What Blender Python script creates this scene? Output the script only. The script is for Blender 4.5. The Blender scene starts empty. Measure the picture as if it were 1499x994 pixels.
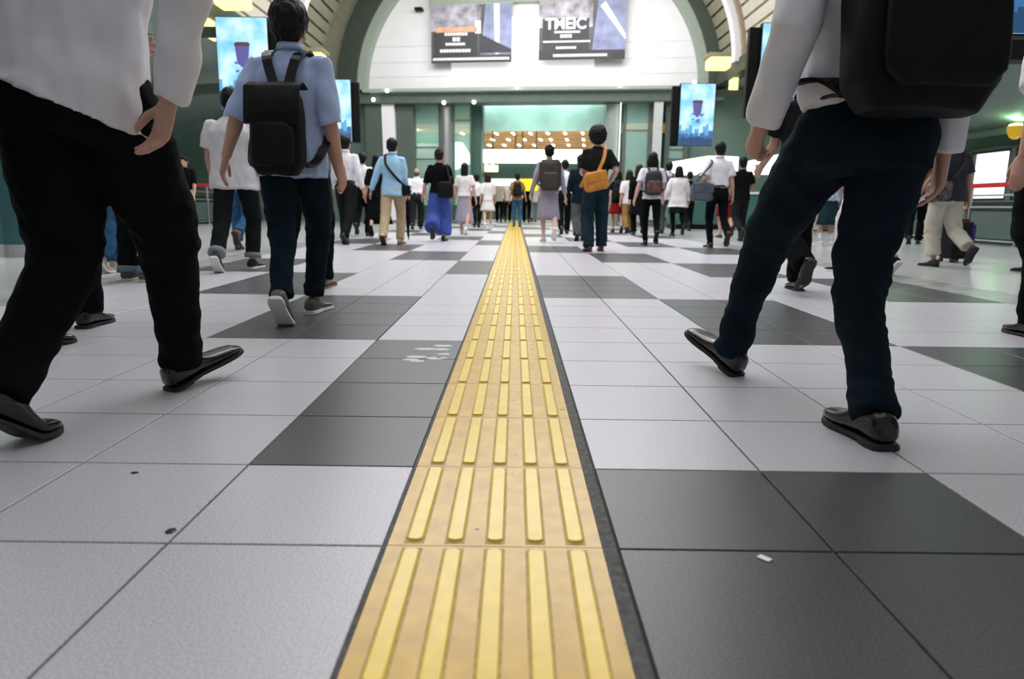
import bpy, bmesh, math, random
from mathutils import Vector, Matrix, noise
import numpy as np

# ------------------------------------------------------------------ camera, world, lights, exposure
sc = bpy.context.scene
COL = sc.collection
R = math.radians
CAM_H, CAM_F, CAM_PITCH, CAM_ROLL, CAM_YAW, ROW0, CAM_X = .6208, 1022.2, .1891, .0118, -.0024, 1.1963, .0303

def cam_axes():
    c, s = math.cos, math.sin
    A = Matrix(((c(CAM_YAW), -s(CAM_YAW), 0), (s(CAM_YAW), c(CAM_YAW), 0), (0, 0, 1)))
    B = Matrix(((1, 0, 0), (0, c(CAM_PITCH), -s(CAM_PITCH)), (0, s(CAM_PITCH), c(CAM_PITCH))))
    return B @ A
RC = cam_axes()
def ray(px, py):
    a, b = (px - 749.5) / CAM_F, (py - 497) / CAM_F
    c, s = math.cos(CAM_ROLL), math.sin(CAM_ROLL)
    return RC.transposed() @ Vector((c * a + s * b, 1, -(-s * a + c * b)))
def ground(px, py, z=0.0):
    r = ray(px, py); t = (z - CAM_H) / r.z
    return Vector((CAM_X + r.x * t, r.y * t, z))
def at(px, py, Y):
    r = ray(px, py); t = Y / r.y
    return Vector((CAM_X + r.x * t, Y, CAM_H + r.z * t))

cd = bpy.data.cameras.new('camera')
cam = bpy.data.objects.new('camera', cd); COL.objects.link(cam)
cd.sensor_fit = 'HORIZONTAL'; cd.sensor_width = 36.0; cd.lens = CAM_F / 1499 * 36.0
cd.clip_start = .02; cd.clip_end = 200
fwd = ray(749.5, 497).normalized(); right = (ray(1749.5, 497) - ray(749.5, 497)).normalized()
up = right.cross(fwd).normalized()
m = Matrix.Identity(4)
for i in range(3):
    m[i][0], m[i][1], m[i][2] = right[i], up[i], -fwd[i]
m.translation = (CAM_X, 0, CAM_H)
cam.matrix_world = m
cd.dof.use_dof = True; cd.dof.focus_distance = 2.6; cd.dof.aperture_fstop = 3.4
sc.camera = cam

sc.view_settings.view_transform = 'Standard'; sc.view_settings.look = 'None'
sc.view_settings.gamma = 1.0; sc.view_settings.use_curve_mapping = False
sc.view_settings.exposure = 0.4

w = bpy.data.worlds.new('hall_daylight'); sc.world = w; w.use_nodes = True
w.node_tree.nodes['Background'].inputs[0].default_value = (.86, .93, 1.0, 1)
w.node_tree.nodes['Background'].inputs[1].default_value = .2

def area(name, loc, rot, sx, sy, power, color=(1, 1, 1)):
    l = bpy.data.lights.new(name, 'AREA'); l.shape = 'RECTANGLE'; l.size = sx; l.size_y = sy
    l.energy = power; l.color = color
    o = bpy.data.objects.new(name, l); o.location = loc; o.rotation_euler = rot; COL.objects.link(o); return o
def point(name, loc, power, color=(1, 1, 1), r=.15):
    l = bpy.data.lights.new(name, 'POINT'); l.energy = power; l.color = color; l.shadow_soft_size = r
    o = bpy.data.objects.new(name, l); o.location = loc; COL.objects.link(o); return o
for y, p in ((1.5, 95), (7.5, 330), (13.5, 440), (19.0, 440)):
    area('vault_light', (0, y, 7.6), (0, 0, 0), 8.5, 4.6, p, (.97, .95, 1.0))
area('vault_uplight', (0, 15, 5.2), (math.pi, 0, 0), 2.5, 16, 150, (1, .97, .88))
for sx in (-1, 1):
    area('aisle_light', (sx * 8.8, 11, 3.55), (0, 0, 0), 1.6, 14, 85, (.84, .97, .95))
area('tympanum_light', (0, 20.2, 7.2), (R(88), 0, 0), 9, 1.2, 120, (1, 1, 1))
area('lobby_light', (0, 29.5, 2.85), (0, 0, 0), 6, 4, 120, (.85, 1.0, .9))
area('transom_fill', (.25, 24.95, 4.55), (0, 0, R(-8)), 4.6, .25, 60, (.75, 1.0, .92))  # added unseen lamp that grades the turquoise panel from the top down
point('lobby_glow', (-3.6, 26.3, 3.3), 35, (.6, 1, .8)); point('lobby_glow', (3.9, 26.3, 3.3), 28, (.6, 1, .8))

# ------------------------------------------------------------------ materials
MATS = {}
def mat(name, col, rough=.6, var=.0, vscale=20., bump=.0, bscale=200., metal=0., spec=.5, stretch=(1, 1, 1), emit=None, es=1.0, alpha=None, trans=0., coat=0.):
    if name in MATS: return MATS[name]
    m_ = bpy.data.materials.new(name); m_.use_nodes = True; MATS[name] = m_
    nt = m_.node_tree; b = nt.nodes['Principled BSDF']
    b.inputs['Base Color'].default_value = (*col, 1); b.inputs['Roughness'].default_value = rough
    b.inputs['Metallic'].default_value = metal; b.inputs['Specular IOR Level'].default_value = spec
    if coat: b.inputs['Coat Weight'].default_value = coat; b.inputs['Coat Roughness'].default_value = .12
    if trans: b.inputs['Transmission Weight'].default_value = trans
    if alpha is not None: b.inputs['Alpha'].default_value = alpha
    if emit: b.inputs['Emission Color'].default_value = (*emit, 1); b.inputs['Emission Strength'].default_value = es
    if var or bump:
        tc = nt.nodes.new('ShaderNodeTexCoord'); mp = nt.nodes.new('ShaderNodeMapping')
        mp.inputs['Scale'].default_value = stretch
        nt.links.new(tc.outputs['Object'], mp.inputs['Vector'])
    if var:
        n = nt.nodes.new('ShaderNodeTexNoise'); n.inputs['Scale'].default_value = vscale; n.inputs['Detail'].default_value = 4
        nt.links.new(mp.outputs[0], n.inputs['Vector'])
        r = nt.nodes.new('ShaderNodeValToRGB')
        r.color_ramp.elements[0].position = .3; r.color_ramp.elements[1].position = .7
        r.color_ramp.elements[0].color = (*[max(0, c * (1 - var)) for c in col], 1)
        r.color_ramp.elements[1].color = (*[min(1, c * (1 + var)) for c in col], 1)
        nt.links.new(n.outputs['Fac'], r.inputs[0]); nt.links.new(r.outputs[0], b.inputs['Base Color'])
    if bump:
        n2 = nt.nodes.new('ShaderNodeTexNoise'); n2.inputs['Scale'].default_value = bscale; n2.inputs['Detail'].default_value = 3
        nt.links.new(mp.outputs[0], n2.inputs['Vector'])
        bp = nt.nodes.new('ShaderNodeBump'); bp.inputs['Strength'].default_value = bump; bp.inputs['Distance'].default_value = .004
        nt.links.new(n2.outputs['Fac'], bp.inputs['Height']); nt.links.new(bp.outputs[0], b.inputs['Normal'])
    return m_
def cloth(name, col, var=.12, rough=.85, bump=.15):
    return mat(name, col, rough, var, 9, bump, 160, spec=.07)
def glow(name, col, s): return mat(name, (.04, .04, .04), .5, emit=col, es=s)

M_light = mat('pale_granite_tile', (.57, .56, .605), .31, .26, 240, .05, 400, spec=.45)
M_dark = mat('charcoal_granite_tile', (.078, .083, .083), .34, .5, 240, .05, 400, spec=.45)
M_grout = mat('grout', (.10, .095, .08), .9, .5, 30)
M_terrazzo = mat('polished_terrazzo', (.50, .52, .51), .22, .06, 60, spec=.5)
M_marble = mat('mottled_border_stone', (.36, .37, .365), .28, .35, 5)
M_yel = mat('yellow_tactile_plate', (.69, .43, .050), .24, .14, 16, .05, 300, spec=.38)
nt = M_yel.node_tree; vo = nt.nodes.new('ShaderNodeTexVoronoi'); vo.inputs['Scale'].default_value = 11; tcs = nt.nodes.new('ShaderNodeTexCoord')
nz = nt.nodes.new('ShaderNodeTexNoise'); nz.inputs['Scale'].default_value = 60; mxv = nt.nodes.new('ShaderNodeMixRGB'); mxv.inputs[0].default_value = .02
nt.links.new(tcs.outputs['Object'], mxv.inputs[1]); nt.links.new(tcs.outputs['Object'], nz.inputs['Vector']); nt.links.new(nz.outputs['Color'], mxv.inputs[2]); nt.links.new(mxv.outputs[0], vo.inputs['Vector'])
mt = nt.nodes.new('ShaderNodeMath'); mt.operation = 'LESS_THAN'; mt.inputs[1].default_value = .05; nt.links.new(vo.outputs['Distance'], mt.inputs[0])
bs = nt.nodes['Principled BSDF']; src = bs.inputs['Base Color'].links[0].from_socket; mxd = nt.nodes.new('ShaderNodeMixRGB')
nt.links.new(mt.outputs[0], mxd.inputs[0]); nt.links.new(src, mxd.inputs[1]); mxd.inputs[2].default_value = (.05, .035, .02, 1); nt.links.new(mxd.outputs[0], bs.inputs['Base Color'])
M_yelbar = mat('yellow_tactile_bar', (.93, .67, .075), .22, .06, 20, .03, 300, spec=.4)
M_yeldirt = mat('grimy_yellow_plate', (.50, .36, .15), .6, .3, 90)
M_wall = mat('grey_green_wall', (.30, .36, .325), .7, .05, 3)
M_darkgreen = mat('dark_green_metal', (.045, .062, .046), .55, .1, 4)
M_midgreen = mat('grey_green_metal', (.085, .118, .096), .55, .08, 5)
M_palegreen = mat('pale_green_frame', (.34, .40, .34), .55, .05, 5)
M_white = mat('white_panel', (.88, .88, .90), .55, .02, 3)
M_olive = mat('olive_slat', (.30, .29, .20), .7, .1, 5)
M_cream = mat('cream_slat', (.66, .62, .50), .7, .05, 4)
M_black = mat('black_plastic', (.003, .0035, .004), .5, spec=.2)
M_steel = mat('brushed_steel', (.52, .53, .54), .32, .05, 30, metal=.9)
M_glassg = mat('green_tinted_glass', (.55, .85, .74), .03, spec=.6, alpha=.30)
M_glassc = mat('pale_glass', (.75, .92, .88), .03, spec=.6, alpha=.16)
M_red = mat('red_belt', (.62, .012, .018), .55)

# ------------------------------------------------------------------ mesh helpers
class MB:
    def __init__(s): s.bm = bmesh.new(); s.mi = 0
    def face(s, vs):
        try:
            f = s.bm.faces.new(vs); f.material_index = s.mi; return f
        except ValueError: return None
    def box(s, a, b, bev=0.0):
        x0, y0, z0 = a; x1, y1, z1 = b
        v = [s.bm.verts.new(p) for p in ((x0,y0,z0),(x1,y0,z0),(x1,y1,z0),(x0,y1,z0),(x0,y0,z1),(x1,y0,z1),(x1,y1,z1),(x0,y1,z1))]
        fs = [s.face([v[i] for i in q]) for q in ((3,2,1,0),(4,5,6,7),(0,1,5,4),(1,2,6,5),(2,3,7,6),(3,0,4,7))]
        if bev:
            es = list({e for f in fs for e in f.edges})
            r = bmesh.ops.bevel(s.bm, geom=es, offset=bev, segments=3, affect='EDGES', profile=.5, clamp_overlap=True)
            for f in r['faces']: f.material_index = s.mi
        return v
    def loft(s, rings, cap=True, closed=True):
        vr = [[s.bm.verts.new(p) for p in r] for r in rings]
        n = len(vr[0])
        for a, b in zip(vr, vr[1:]):
            for i in range(n if closed else n - 1):
                j = (i + 1) % n
                s.face((a[i], a[j], b[j], b[i]))
        if cap and closed:
            s.face(list(reversed(vr[0]))); s.face(vr[-1])
        return vr
    def tube(s, pts, rad, n=12, ref=Vector((1, 0, 0)), cap=True, ell=1.0):
        pts = [Vector(p) for p in pts]
        rings = []
        for i, p in enumerate(pts):
            t = (pts[min(i + 1, len(pts) - 1)] - pts[max(i - 1, 0)]).normalized()
            x = ref - t * ref.dot(t)
            if x.length < 1e-4: x = t.orthogonal()
            x.normalize(); y = t.cross(x)
            r = rad[i] if isinstance(rad, (list, tuple)) else rad
            rx, ry = r if isinstance(r, (list, tuple)) else (r, r * ell)
            rings.append([p + x * rx * math.cos(2 * math.pi * k / n) + y * ry * math.sin(2 * math.pi * k / n) for k in range(n)])
        return s.loft(rings, cap)
    def ell(s, c, r, M=None, u=16, v=10):
        c = Vector(c)
        r0 = bmesh.ops.create_uvsphere(s.bm, u_segments=u, v_segments=v, radius=1)
        for vv in r0['verts']:
            p = Vector((vv.co.x * r[0], vv.co.y * r[1], vv.co.z * r[2]))
            vv.co = c + (M @ p if M is not None else p)
        for f in {f for vv in r0['verts'] for f in vv.link_faces}: f.material_index = s.mi
    def prism(s, pts, d):                                           # polygon extruded along vector d
        a = [s.bm.verts.new(p) for p in pts]; b = [s.bm.verts.new(Vector(p) + Vector(d)) for p in pts]
        s.face(list(reversed(a))); s.face(b)
        for i in range(len(a)): s.face((a[i], a[(i + 1) % len(a)], b[(i + 1) % len(a)], b[i]))
    def ribbon(s, pts, width, thick, up=Vector((1, 0, 0))):         # flat strap along pts; up = direction of its width
        rings = []
        pts = [Vector(p) for p in pts]
        for i, p in enumerate(pts):
            t = (pts[min(i + 1, len(pts) - 1)] - pts[max(i - 1, 0)]).normalized()
            x = up - t * up.dot(t)
            x = x.normalized() if x.length > 1e-4 else t.orthogonal().normalized()
            y = t.cross(x)
            rings.append([p + x * a * width / 2 + y * b * thick / 2 for a, b in ((-1,-1),(1,-1),(1,1),(-1,1))])
        return s.loft(rings)
    def strap(s, pts, width, thick, up=Vector((1, 0, 0)), k=5):       # ribbon along a smooth curve through pts
        P = [Vector(p) for p in pts]; P = [P[0]] + P + [P[-1]]; out = []
        for i in range(1, len(P) - 2):
            for j in range(k):
                t = j / k; a, b, c, d = P[i-1], P[i], P[i+1], P[i+2]
                out.append(.5 * ((2*b) + (c-a)*t + (2*a-5*b+4*c-d)*t*t + (3*b-a-3*c+d)*t**3))
        out.append(P[-1]); return s.ribbon(out, width, thick, up)
    def build(s, name, mats, parent=None, smooth=False, M=None, fixn=True):
        if M is not None: bmesh.ops.transform(s.bm, matrix=M, verts=s.bm.verts)
        if fixn: bmesh.ops.recalc_face_normals(s.bm, faces=s.bm.faces)
        me = bpy.data.meshes.new(name); s.bm.to_mesh(me); s.bm.free()
        for q in (mats if isinstance(mats, (list, tuple)) else [mats]): me.materials.append(q)
        if smooth: me.polygons.foreach_set('use_smooth', [True] * len(me.polygons))
        return link(name, me, parent)
def link(name, me, parent=None):
    o = bpy.data.objects.new(name, me); COL.objects.link(o)
    if parent: o.parent = parent
    return o
def tag(o, label=None, cat=None, group=None, kind=None):
    if label: o['label'] = label
    if cat: o['category'] = cat
    if group: o['group'] = group
    if kind: o['kind'] = kind
    return o
def struct(o, label=None): o['kind'] = 'structure'; return tag(o, label)
def empty(name, loc=(0, 0, 0), rz=0.0):
    o = bpy.data.objects.new(name, None); COL.objects.link(o); o.empty_display_size = .2
    o.location = loc; o.rotation_euler = (0, 0, rz); return o
def dup(root, loc, rz=None):
    r = root.copy(); COL.objects.link(r); r.location = loc
    if rz is not None: r.rotation_euler = (0, 0, rz)
    for ch in list(root.children):
        c = ch.copy(); COL.objects.link(c); c.parent = r
        for g in list(ch.children):
            d = g.copy(); COL.objects.link(d); d.parent = c
    return r
def fuse(mb, vox, smooth=4, fac=.5):
    """one continuous skin around every overlapping closed shell in mb; returns a mesh"""
    me = bpy.data.meshes.new('tmp'); bmesh.ops.recalc_face_normals(mb.bm, faces=mb.bm.faces)
    mb.bm.to_mesh(me); mb.bm.free()
    o = bpy.data.objects.new('tmp', me); COL.objects.link(o)
    r = o.modifiers.new('r', 'REMESH'); r.mode = 'VOXEL'; r.voxel_size = vox; r.adaptivity = 0
    if smooth:
        q = o.modifiers.new('s', 'SMOOTH'); q.iterations = smooth; q.factor = fac
    dg = bpy.context.evaluated_depsgraph_get()
    out = bpy.data.meshes.new_from_object(o.evaluated_get(dg))
    bpy.data.objects.remove(o); bpy.data.meshes.remove(me)
    out.polygons.foreach_set('use_smooth', [True] * len(out.polygons))
    return out
def warp(me, fn):                                                   # fn(co Nx3, normals Nx3) -> offset along the normal
    n = len(me.vertices); co = np.empty(n * 3); me.vertices.foreach_get('co', co); co = co.reshape(-1, 3)
    no = np.empty(n * 3); me.vertices.foreach_get('normal', no); no = no.reshape(-1, 3)
    co = co + no * fn(co)[:, None]
    me.vertices.foreach_set('co', co.ravel()); me.update()
def vnoise(co, sc3, seed):
    s = Vector((seed * 7.3, seed * 3.1, seed * 5.7))
    return np.array([noise.noise(Vector((c[0] * sc3[0], c[1] * sc3[1], c[2] * sc3[2])) + s) for c in co])
def setm(me, *ms):
    me.materials.clear()
    for q in ms: me.materials.append(q)
    return me
# ------------------------------------------------------------------ floor
TILE = .4
XR, XL = .228, -.206                                                # inner edges of the granite field either side of the strip
def is_dark(row, col):
    if col >= 0: start = 9 - 4 * (col // 2)
    else: start = 1 + 4 * ((-col) // 2)
    return (row - start) % 12 < 4
f = MB(); f.mi = 0
f.box((-14, -4, -.25), (14, 42, -.006))                             # bed under every tile (grout colour)
def slab(x0, x1, y0, y1, mi, gap=.0029, z=0.0, ch=.0012):
    f.mi = mi
    a = [f.bm.verts.new(p) for p in ((x0+gap,y0+gap,-.006),(x1-gap,y0+gap,-.006),(x1-gap,y1-gap,-.006),(x0+gap,y1-gap,-.006))]
    b = [f.bm.verts.new(p) for p in ((x0+gap,y0+gap,z-ch),(x1-gap,y0+gap,z-ch),(x1-gap,y1-gap,z-ch),(x0+gap,y1-gap,z-ch))]
    g2 = gap + ch
    c = [f.bm.verts.new(p) for p in ((x0+g2,y0+g2,z),(x1-g2,y0+g2,z),(x1-g2,y1-g2,z),(x0+g2,y1-g2,z))]
    for p, q in ((a, b), (b, c)):
        for i in range(4): f.face((p[i], p[(i+1)%4], q[(i+1)%4], q[i]))
    f.face(c)
for row in range(-8, 78):
    y0 = ROW0 + row * TILE
    for col in range(-7, 8):
        x0 = XR + col * TILE if col >= 0 else XL + col * TILE
        slab(x0, x0 + TILE, y0, y0 + TILE, 2 if is_dark(row, col) else 1)
    for x0, x1 in ((XL - 7 * TILE - .42, XL - 7 * TILE), (XR + 8 * TILE, XR + 8 * TILE + .42)):
        slab(x0, x1, y0, y0 + TILE, 4, .001)
for row in range(-3, 31):
    y0 = -3 + row * 1.2
    for k in range(9):
        x0 = XR + 8 * TILE + .42 + k * 1.1; slab(x0, min(x0 + 1.1, 13.4), y0, y0 + 1.2, 3, .0008)
        x1 = XL - 7 * TILE - .42 - k * 1.1; slab(max(x1 - 1.1, -13.4), x1, y0, y0 + 1.2, 3, .0008)
floor = struct(f.build('floor', [M_grout, M_light, M_dark, M_terrazzo, M_marble], fixn=False), 'pale granite floor with charcoal checker blocks')

# ------------------------------------------------------------------ tactile strip: plates, five rounded bars each, dark joints beside it
s = MB()
strip = empty('tactile_paving', (0, 0, 0))
tag(strip, 'long yellow tactile paving strip with raised guide bars down the middle of the floor', 'tactile paving')
jb = MB(); jb.box((-.2075, -3, -.02), (-.1995, 30.8, -.001)); jb.box((.1995, -3, -.02), (.2285, 30.8, -.0006))
def barshape(mb, cx, y0, y1, w, h, z0, base):
    def outline(hw, ins, z):
        r = hw; pts = []
        for k in range(7): a = math.pi + math.pi * k / 6; pts.append(Vector((cx + r * math.cos(a), y0 + base + (r * math.sin(a)) * .62, z)))
        for k in range(7): a = math.pi * k / 6; pts.append(Vector((cx + r * math.cos(a), y1 - base + (r * math.sin(a)) * .62, z)))
        return pts
    return mb.loft([outline(w, 0, z0), outline(w * .94, 0, z0 + h * .55), outline(w * .80, 0, z0 + h * .95), outline(w * .70, 0, z0 + h)])
pl, br, di = MB(), MB(), MB()
for row in range(-8, 74):
    y0 = ROW0 + row * TILE
    pl.box((-.1985, y0 + .0012, -.02), (.1985, y0 + TILE - .0012, .0015))
    for k in range(5):
        cx = (k - 2) * .0755
        barshape(br, cx, y0 + .014, y0 + TILE - .014, .0165, .0055, .0012, .012)
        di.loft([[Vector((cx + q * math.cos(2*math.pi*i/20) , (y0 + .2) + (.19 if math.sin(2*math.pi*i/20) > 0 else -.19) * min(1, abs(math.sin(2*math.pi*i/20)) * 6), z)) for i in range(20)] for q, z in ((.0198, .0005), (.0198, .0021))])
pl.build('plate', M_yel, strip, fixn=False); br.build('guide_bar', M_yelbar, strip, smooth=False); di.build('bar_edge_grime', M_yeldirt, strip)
jb.build('edge_joint', mat('dark_rubber_joint', (.095, .098, .092), .8, .45, 60), strip)
jl = MB(); jl.box((.2255, -3, -.02), (.2295, 30.8, .0002)); jl.build('joint_line', mat('black_joint_line', (.012, .012, .011), .8), strip)

# ------------------------------------------------------------------ vault over the hall
SPR, VA, VB = 4.65, 6.35, 5.0
def vp(a, r=0.0): return (-(VA + r) * math.cos(a), SPR + (VB + r) * math.sin(a))
def vault(name, y0, y1, m1, m2, n=46):
    v = MB()
    for k in range(n):
        a0, a1 = math.pi * k / n, math.pi * (k + .80) / n; a2 = math.pi * (k + 1) / n
        for (b0, b1, r0, mi) in ((a0, a1, 0, 0), (a1, a2, .10, 1)):
            v.mi = mi
            p0, p1, q0, q1 = vp(b0, r0), vp(b1, r0), vp(b0, r0 + .12), vp(b1, r0 + .12)
            v.prism([(p0[0], y0, p0[1]), (p1[0], y0, p1[1]), (q1[0], y0, q1[1]), (q0[0], y0, q0[1])], (0, y1 - y0, 0))
    return struct(v.build(name, [m1, m2]))
vault('ceiling_vault', -4, 20.6, M_cream, M_olive)
vault('ceiling_vault_end', 20.8, 24.0, M_olive, M_darkgreen)
def arch(name, y0, y1, r_in, r_out, m_, n=40, a_lo=0.0):
    v = MB(); rings = []
    for k in range(n + 1):
        a = a_lo + (math.pi - 2 * a_lo) * k / n
        p, q = vp(a, r_in), vp(a, r_out)
        rings.append([Vector((p[0], y0, p[1])), Vector((p[0], y1, p[1])), Vector((q[0], y1, q[1])), Vector((q[0], y0, q[1]))])
    v.loft(rings); return struct(v.build(name, m_))
for i, y in enumerate((20.55, 14.6, 8.2)):
    arch('trim_%d' % (i + 1), y, y + .35, -.26, .25, M_white)
    arch('trim_%d' % (i + 4), y - .16, y, -.10, .25, mat('tan_arch_edge', (.34, .27, .19), .6))

# side aisles: sloping ceilings, window walls, cornices
for sx, side in ((1, 'right'), (-1, 'left')):
    v = MB(); v.prism([(sx * 6.3, -4, 4.66), (sx * 13.2, -4, 2.75), (sx * 13.2, -4, 2.95), (sx * 6.3, -4, 4.86)], (0, 29, 0))
    struct(v.build('ceiling_aisle_' + side, M_wall))
    v = MB(); v.box((min(sx * 6.2, sx * 6.6), -4, 4.35), (max(sx * 6.2, sx * 6.6), 24.5, 4.75))
    struct(v.build('trim_%d' % (7 if sx > 0 else 8), M_darkgreen))
    # wall with window openings between piers
    v = MB()
    xa, xb = sorted((sx * 13.0, sx * 13.25))
    v.box((xa, -4, -.02), (xb, 26, .92)); v.box((xa, -4, 2.26), (xb, 26, 2.95))
    piers = [-4, 3.0, 6.9, 10.0, 13.2, 14.9, 16.6, 18.15, 19.05, 19.15, 21.1, 21.3, 22.2, 26]
    wins = [(3.4, 6.6), (7.2, 9.7), (10.3, 12.8), (15.2, 16.4), (17.9, 18.75), (18.95, 20.55)]
    e = -4
    for a, b in wins:
        v.box((xa, e, .92), (xb, a, 2.26)); e = b
    v.box((xa, e, .92), (xb, 26, 2.26))
    struct(v.build('wall_' + side, M_wall))
    v = MB(); xs = sorted((sx * 12.86, sx * 13.0)); v.box((xs[0], -4, 2.3), (xs[1], 26, 2.62))
    struct(v.build('trim_%d' % (9 if sx > 0 else 10), M_darkgreen))
    for k, (a, b) in enumerate(wins):
        v = MB(); v.box((sx * 13.12 - .01, a + .05, .97), (sx * 13.12 + .01, b - .05, 2.21))
        o = struct(v.build('window_%d' % (k + 1 + (0 if sx > 0 else 6)), glow('daylit_window', (.93, .97, 1), 1.5)))
        q = MB()
        for (p0, p1) in (((a, .92), (b, .98)), ((a, 2.2), (b, 2.26)), ((a, .92), (a + .06, 2.26)), ((b - .06, .92), (b, 2.26))):
            q.box((sx * 13.06 - .06, p0[0], p0[1]), (sx * 13.06 + .06, p1[0], p1[1]))
        q.build('window_frame', M_darkgreen, o)
# curved bracket ribs that carry the aisle ceilings
for k, y in enumerate((13.0, 19.4)):
    for sx in (1, -1):
        v = MB(); rings = []
        for i in range(19):
            a = math.pi / 2 * i / 18
            x, z = 6.5 + 4.6 * math.sin(a), 2.55 + 1.0 * math.cos(a)
            rings.append([Vector((sx * x, y, z)), Vector((sx * x, y + .3, z)), Vector((sx * (x + .16 * math.sin(a)), y + .3, z + .22)), Vector((sx * (x + .16 * math.sin(a)), y, z + .22))])
        v.loft(rings)
        struct(v.build('trim_%d' % (11 + k * 2 + (sx < 0)), M_midgreen))
for k, (x, z) in enumerate(((8.2, 4.04), (9.5, 3.68))):
    v = MB(); v.box((x, 6, z), (x + .22, 20, z + .12)); struct(v.build('trim_%d' % (16 + k), M_darkgreen))

# ------------------------------------------------------------------ the end wall (portal) and the lobby behind it; u runs along the wall, v behind it
PY, PA = 24.0, R(-8)
MP = Matrix.Translation((0, PY, 0)) @ Matrix.Rotation(PA, 4, 'Z')
def pw(px, py, v=0.0):
    r = ray(px, py); n = MP.to_3x3() @ Vector((0, 1, 0)); o = MP @ Vector((0, v, 0)); c = Vector((CAM_X, 0, CAM_H))
    q = MP.inverted() @ (c + r * ((o - c).dot(n) / r.dot(n)))
    return q.x, q.z
def prect(mb, x0, y0, x1, y1, v0, v1, bev=0):                       # a block whose front face spans the given stretch of the wall
    a, b = pw(x0, y1, v0), pw(x1, y0, v0)
    mb.box((min(a[0], b[0]), v0, min(a[1], b[1])), (max(a[0], b[0]), v1, max(a[1], b[1])), bev)
uL, zS = pw(537, 131); uR, _ = pw(1022, 125)
UC, UA = (uL + uR) / 2, (uR - uL) / 2
UB = UA * .86
def pe(a, r=0.0): return (UC - (UA + r) * math.cos(a), zS - .02 + (UB + r) * math.sin(a))
# white tympanum with panel seams
t = MB(); n = 40
pts = [pe(math.pi * k / n, .05) for k in range(n + 1)]
t.prism([(u, .22, z) for u, z in pts], (0, .25, 0))
t.mi = 1
for py in (62, 86, 108):
    za = pw(780, py)[1]
    half = UA * math.sqrt(max(0, 1 - ((za - zS) / UB) ** 2))
    t.box((UC - half, .212, za - .012), (UC + half, .23, za + .012))
struct(t.build('wall_end', [M_white, mat('panel_seam', (.70, .71, .73), .7)], M=MP))
t = MB(); prect(t, 661, 20, 872, 127, .19, .23); struct(t.build('wall_end_light_patch', mat('glowing_white_patch', (.9, .9, .9), .5, emit=(1, 1, 1), es=.3), M=MP))  # patch of light on the tympanum, put in as a faintly glowing slab
t = MB(); prect(t, 628, -14, 918, 6, -.05, .2); struct(t.build('trim_18', M_palegreen, M=MP))
def parch(name, r0, r1, v0, v1, m_):
    v = MB(); rings = []
    for k in range(49):
        a = math.pi * k / 48; p, q = pe(a, r0), pe(a, r1)
        rings.append([Vector((p[0], v0, p[1])), Vector((p[0], v1, p[1])), Vector((q[0], v1, q[1])), Vector((q[0], v0, q[1]))])
    v.loft(rings); return struct(v.build(name, m_, M=MP))
parch('trim_19', 0, .32, -.12, .4, M_palegreen)
parch('trim_20', .30, .95, -.25, .3, M_darkgreen)
parch('wall_end_spandrel', .9, 2.6, .0, .3, M_olive)
# beam with a ledge
t = MB(); prect(t, 520, 131, 1062, 152, -.25, .5, .02); struct(t.build('trim_21', M_midgreen, M=MP))
t = MB(); prect(t, 530, 124, 1040, 135, -.42, -.2, .01); struct(t.build('trim_22', M_palegreen, M=MP))
# lower piers, columns and glass
def pblock(name, rect, v0, v1, m_, bev=.01):
    t = MB(); prect(t, *rect, v0, v1, bev); return struct(t.build(name, m_, M=MP))
pblock('trim_23', (538, 150, 560, 322), -.1, .5, M_midgreen)
t = MB(); a, b, c, d = pw(558, 152, -.14), pw(576, 152, -.14), pw(583, 322, -.14), pw(565, 322, -.14)
t.prism([(q[0], -.14, q[1]) for q in (a, b, c, d)], (0, .3, 0)); struct(t.build('trim_24', M_white, M=MP))
pblock('trim_25', (950, 140, 972, 322), -.2, .5, mat('pale_stone_pier', (.52, .54, .55), .6, .06, 8))
pblock('trim_26', (583, 150, 604, 322), 0, .5, M_midgreen)
pblock('trim_27', (688, 150, 705, 322), .6, 1.2, mat('deep_green_metal', (.05, .115, .085), .5))
pblock('wall_end_right', (972, 130, 1300, 322), .3, .55, mat('green_back_wall', (.13, .20, .165), .6, .1, 3))
pblock('wall_end_left', (60, 130, 540, 322), .3, .55, mat('green_back_wall', (.13, .20, .165)))
for k, (px, r, m_) in enumerate(((653.5, .2, M_steel), (896, .27, mat('grey_column', (.27, .31, .28), .5, .05, 6)))):
    u = pw(px, 240, .3)[0]; t = MB(); t.tube([(u, .3, 0), (u, .3, 3.9)], r, 24)
    struct(t.build('pillar_%d' % (k + 1), m_, smooth=False, M=MP))
def pglass(name, rect, v, m_, bars=()):
    t = MB(); prect(t, *rect, v, v + .03); o = struct(t.build(name, m_, M=MP))
    q = MB(); x0, y0, x1, y1 = rect
    for r_ in ((x0, y0, x0 + 2, y1), (x1 - 2, y0, x1, y1)) + tuple((x0, y, x1, y + 1.4) for y in bars):
        prect(q, *r_, v - .03, v + .05)
    q.build('window_frame', M_midgreen, o, M=MP); return o
pglass('window_21', (604, 152, 645, 300), .35, M_glassg, (215, 232))
pglass('window_22', (663, 150, 690, 300), .35, M_glassg, (175,))
pglass('window_23', (911, 150, 950, 318), .3, M_glassg, (190,))
pglass('window_24', (974, 150, 1003, 318), .1, M_glassg, (163, 176, 190, 204, 218, 232, 246))
pglass('window_25', (705, 150, 886, 191), .62, M_glassc)
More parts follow.
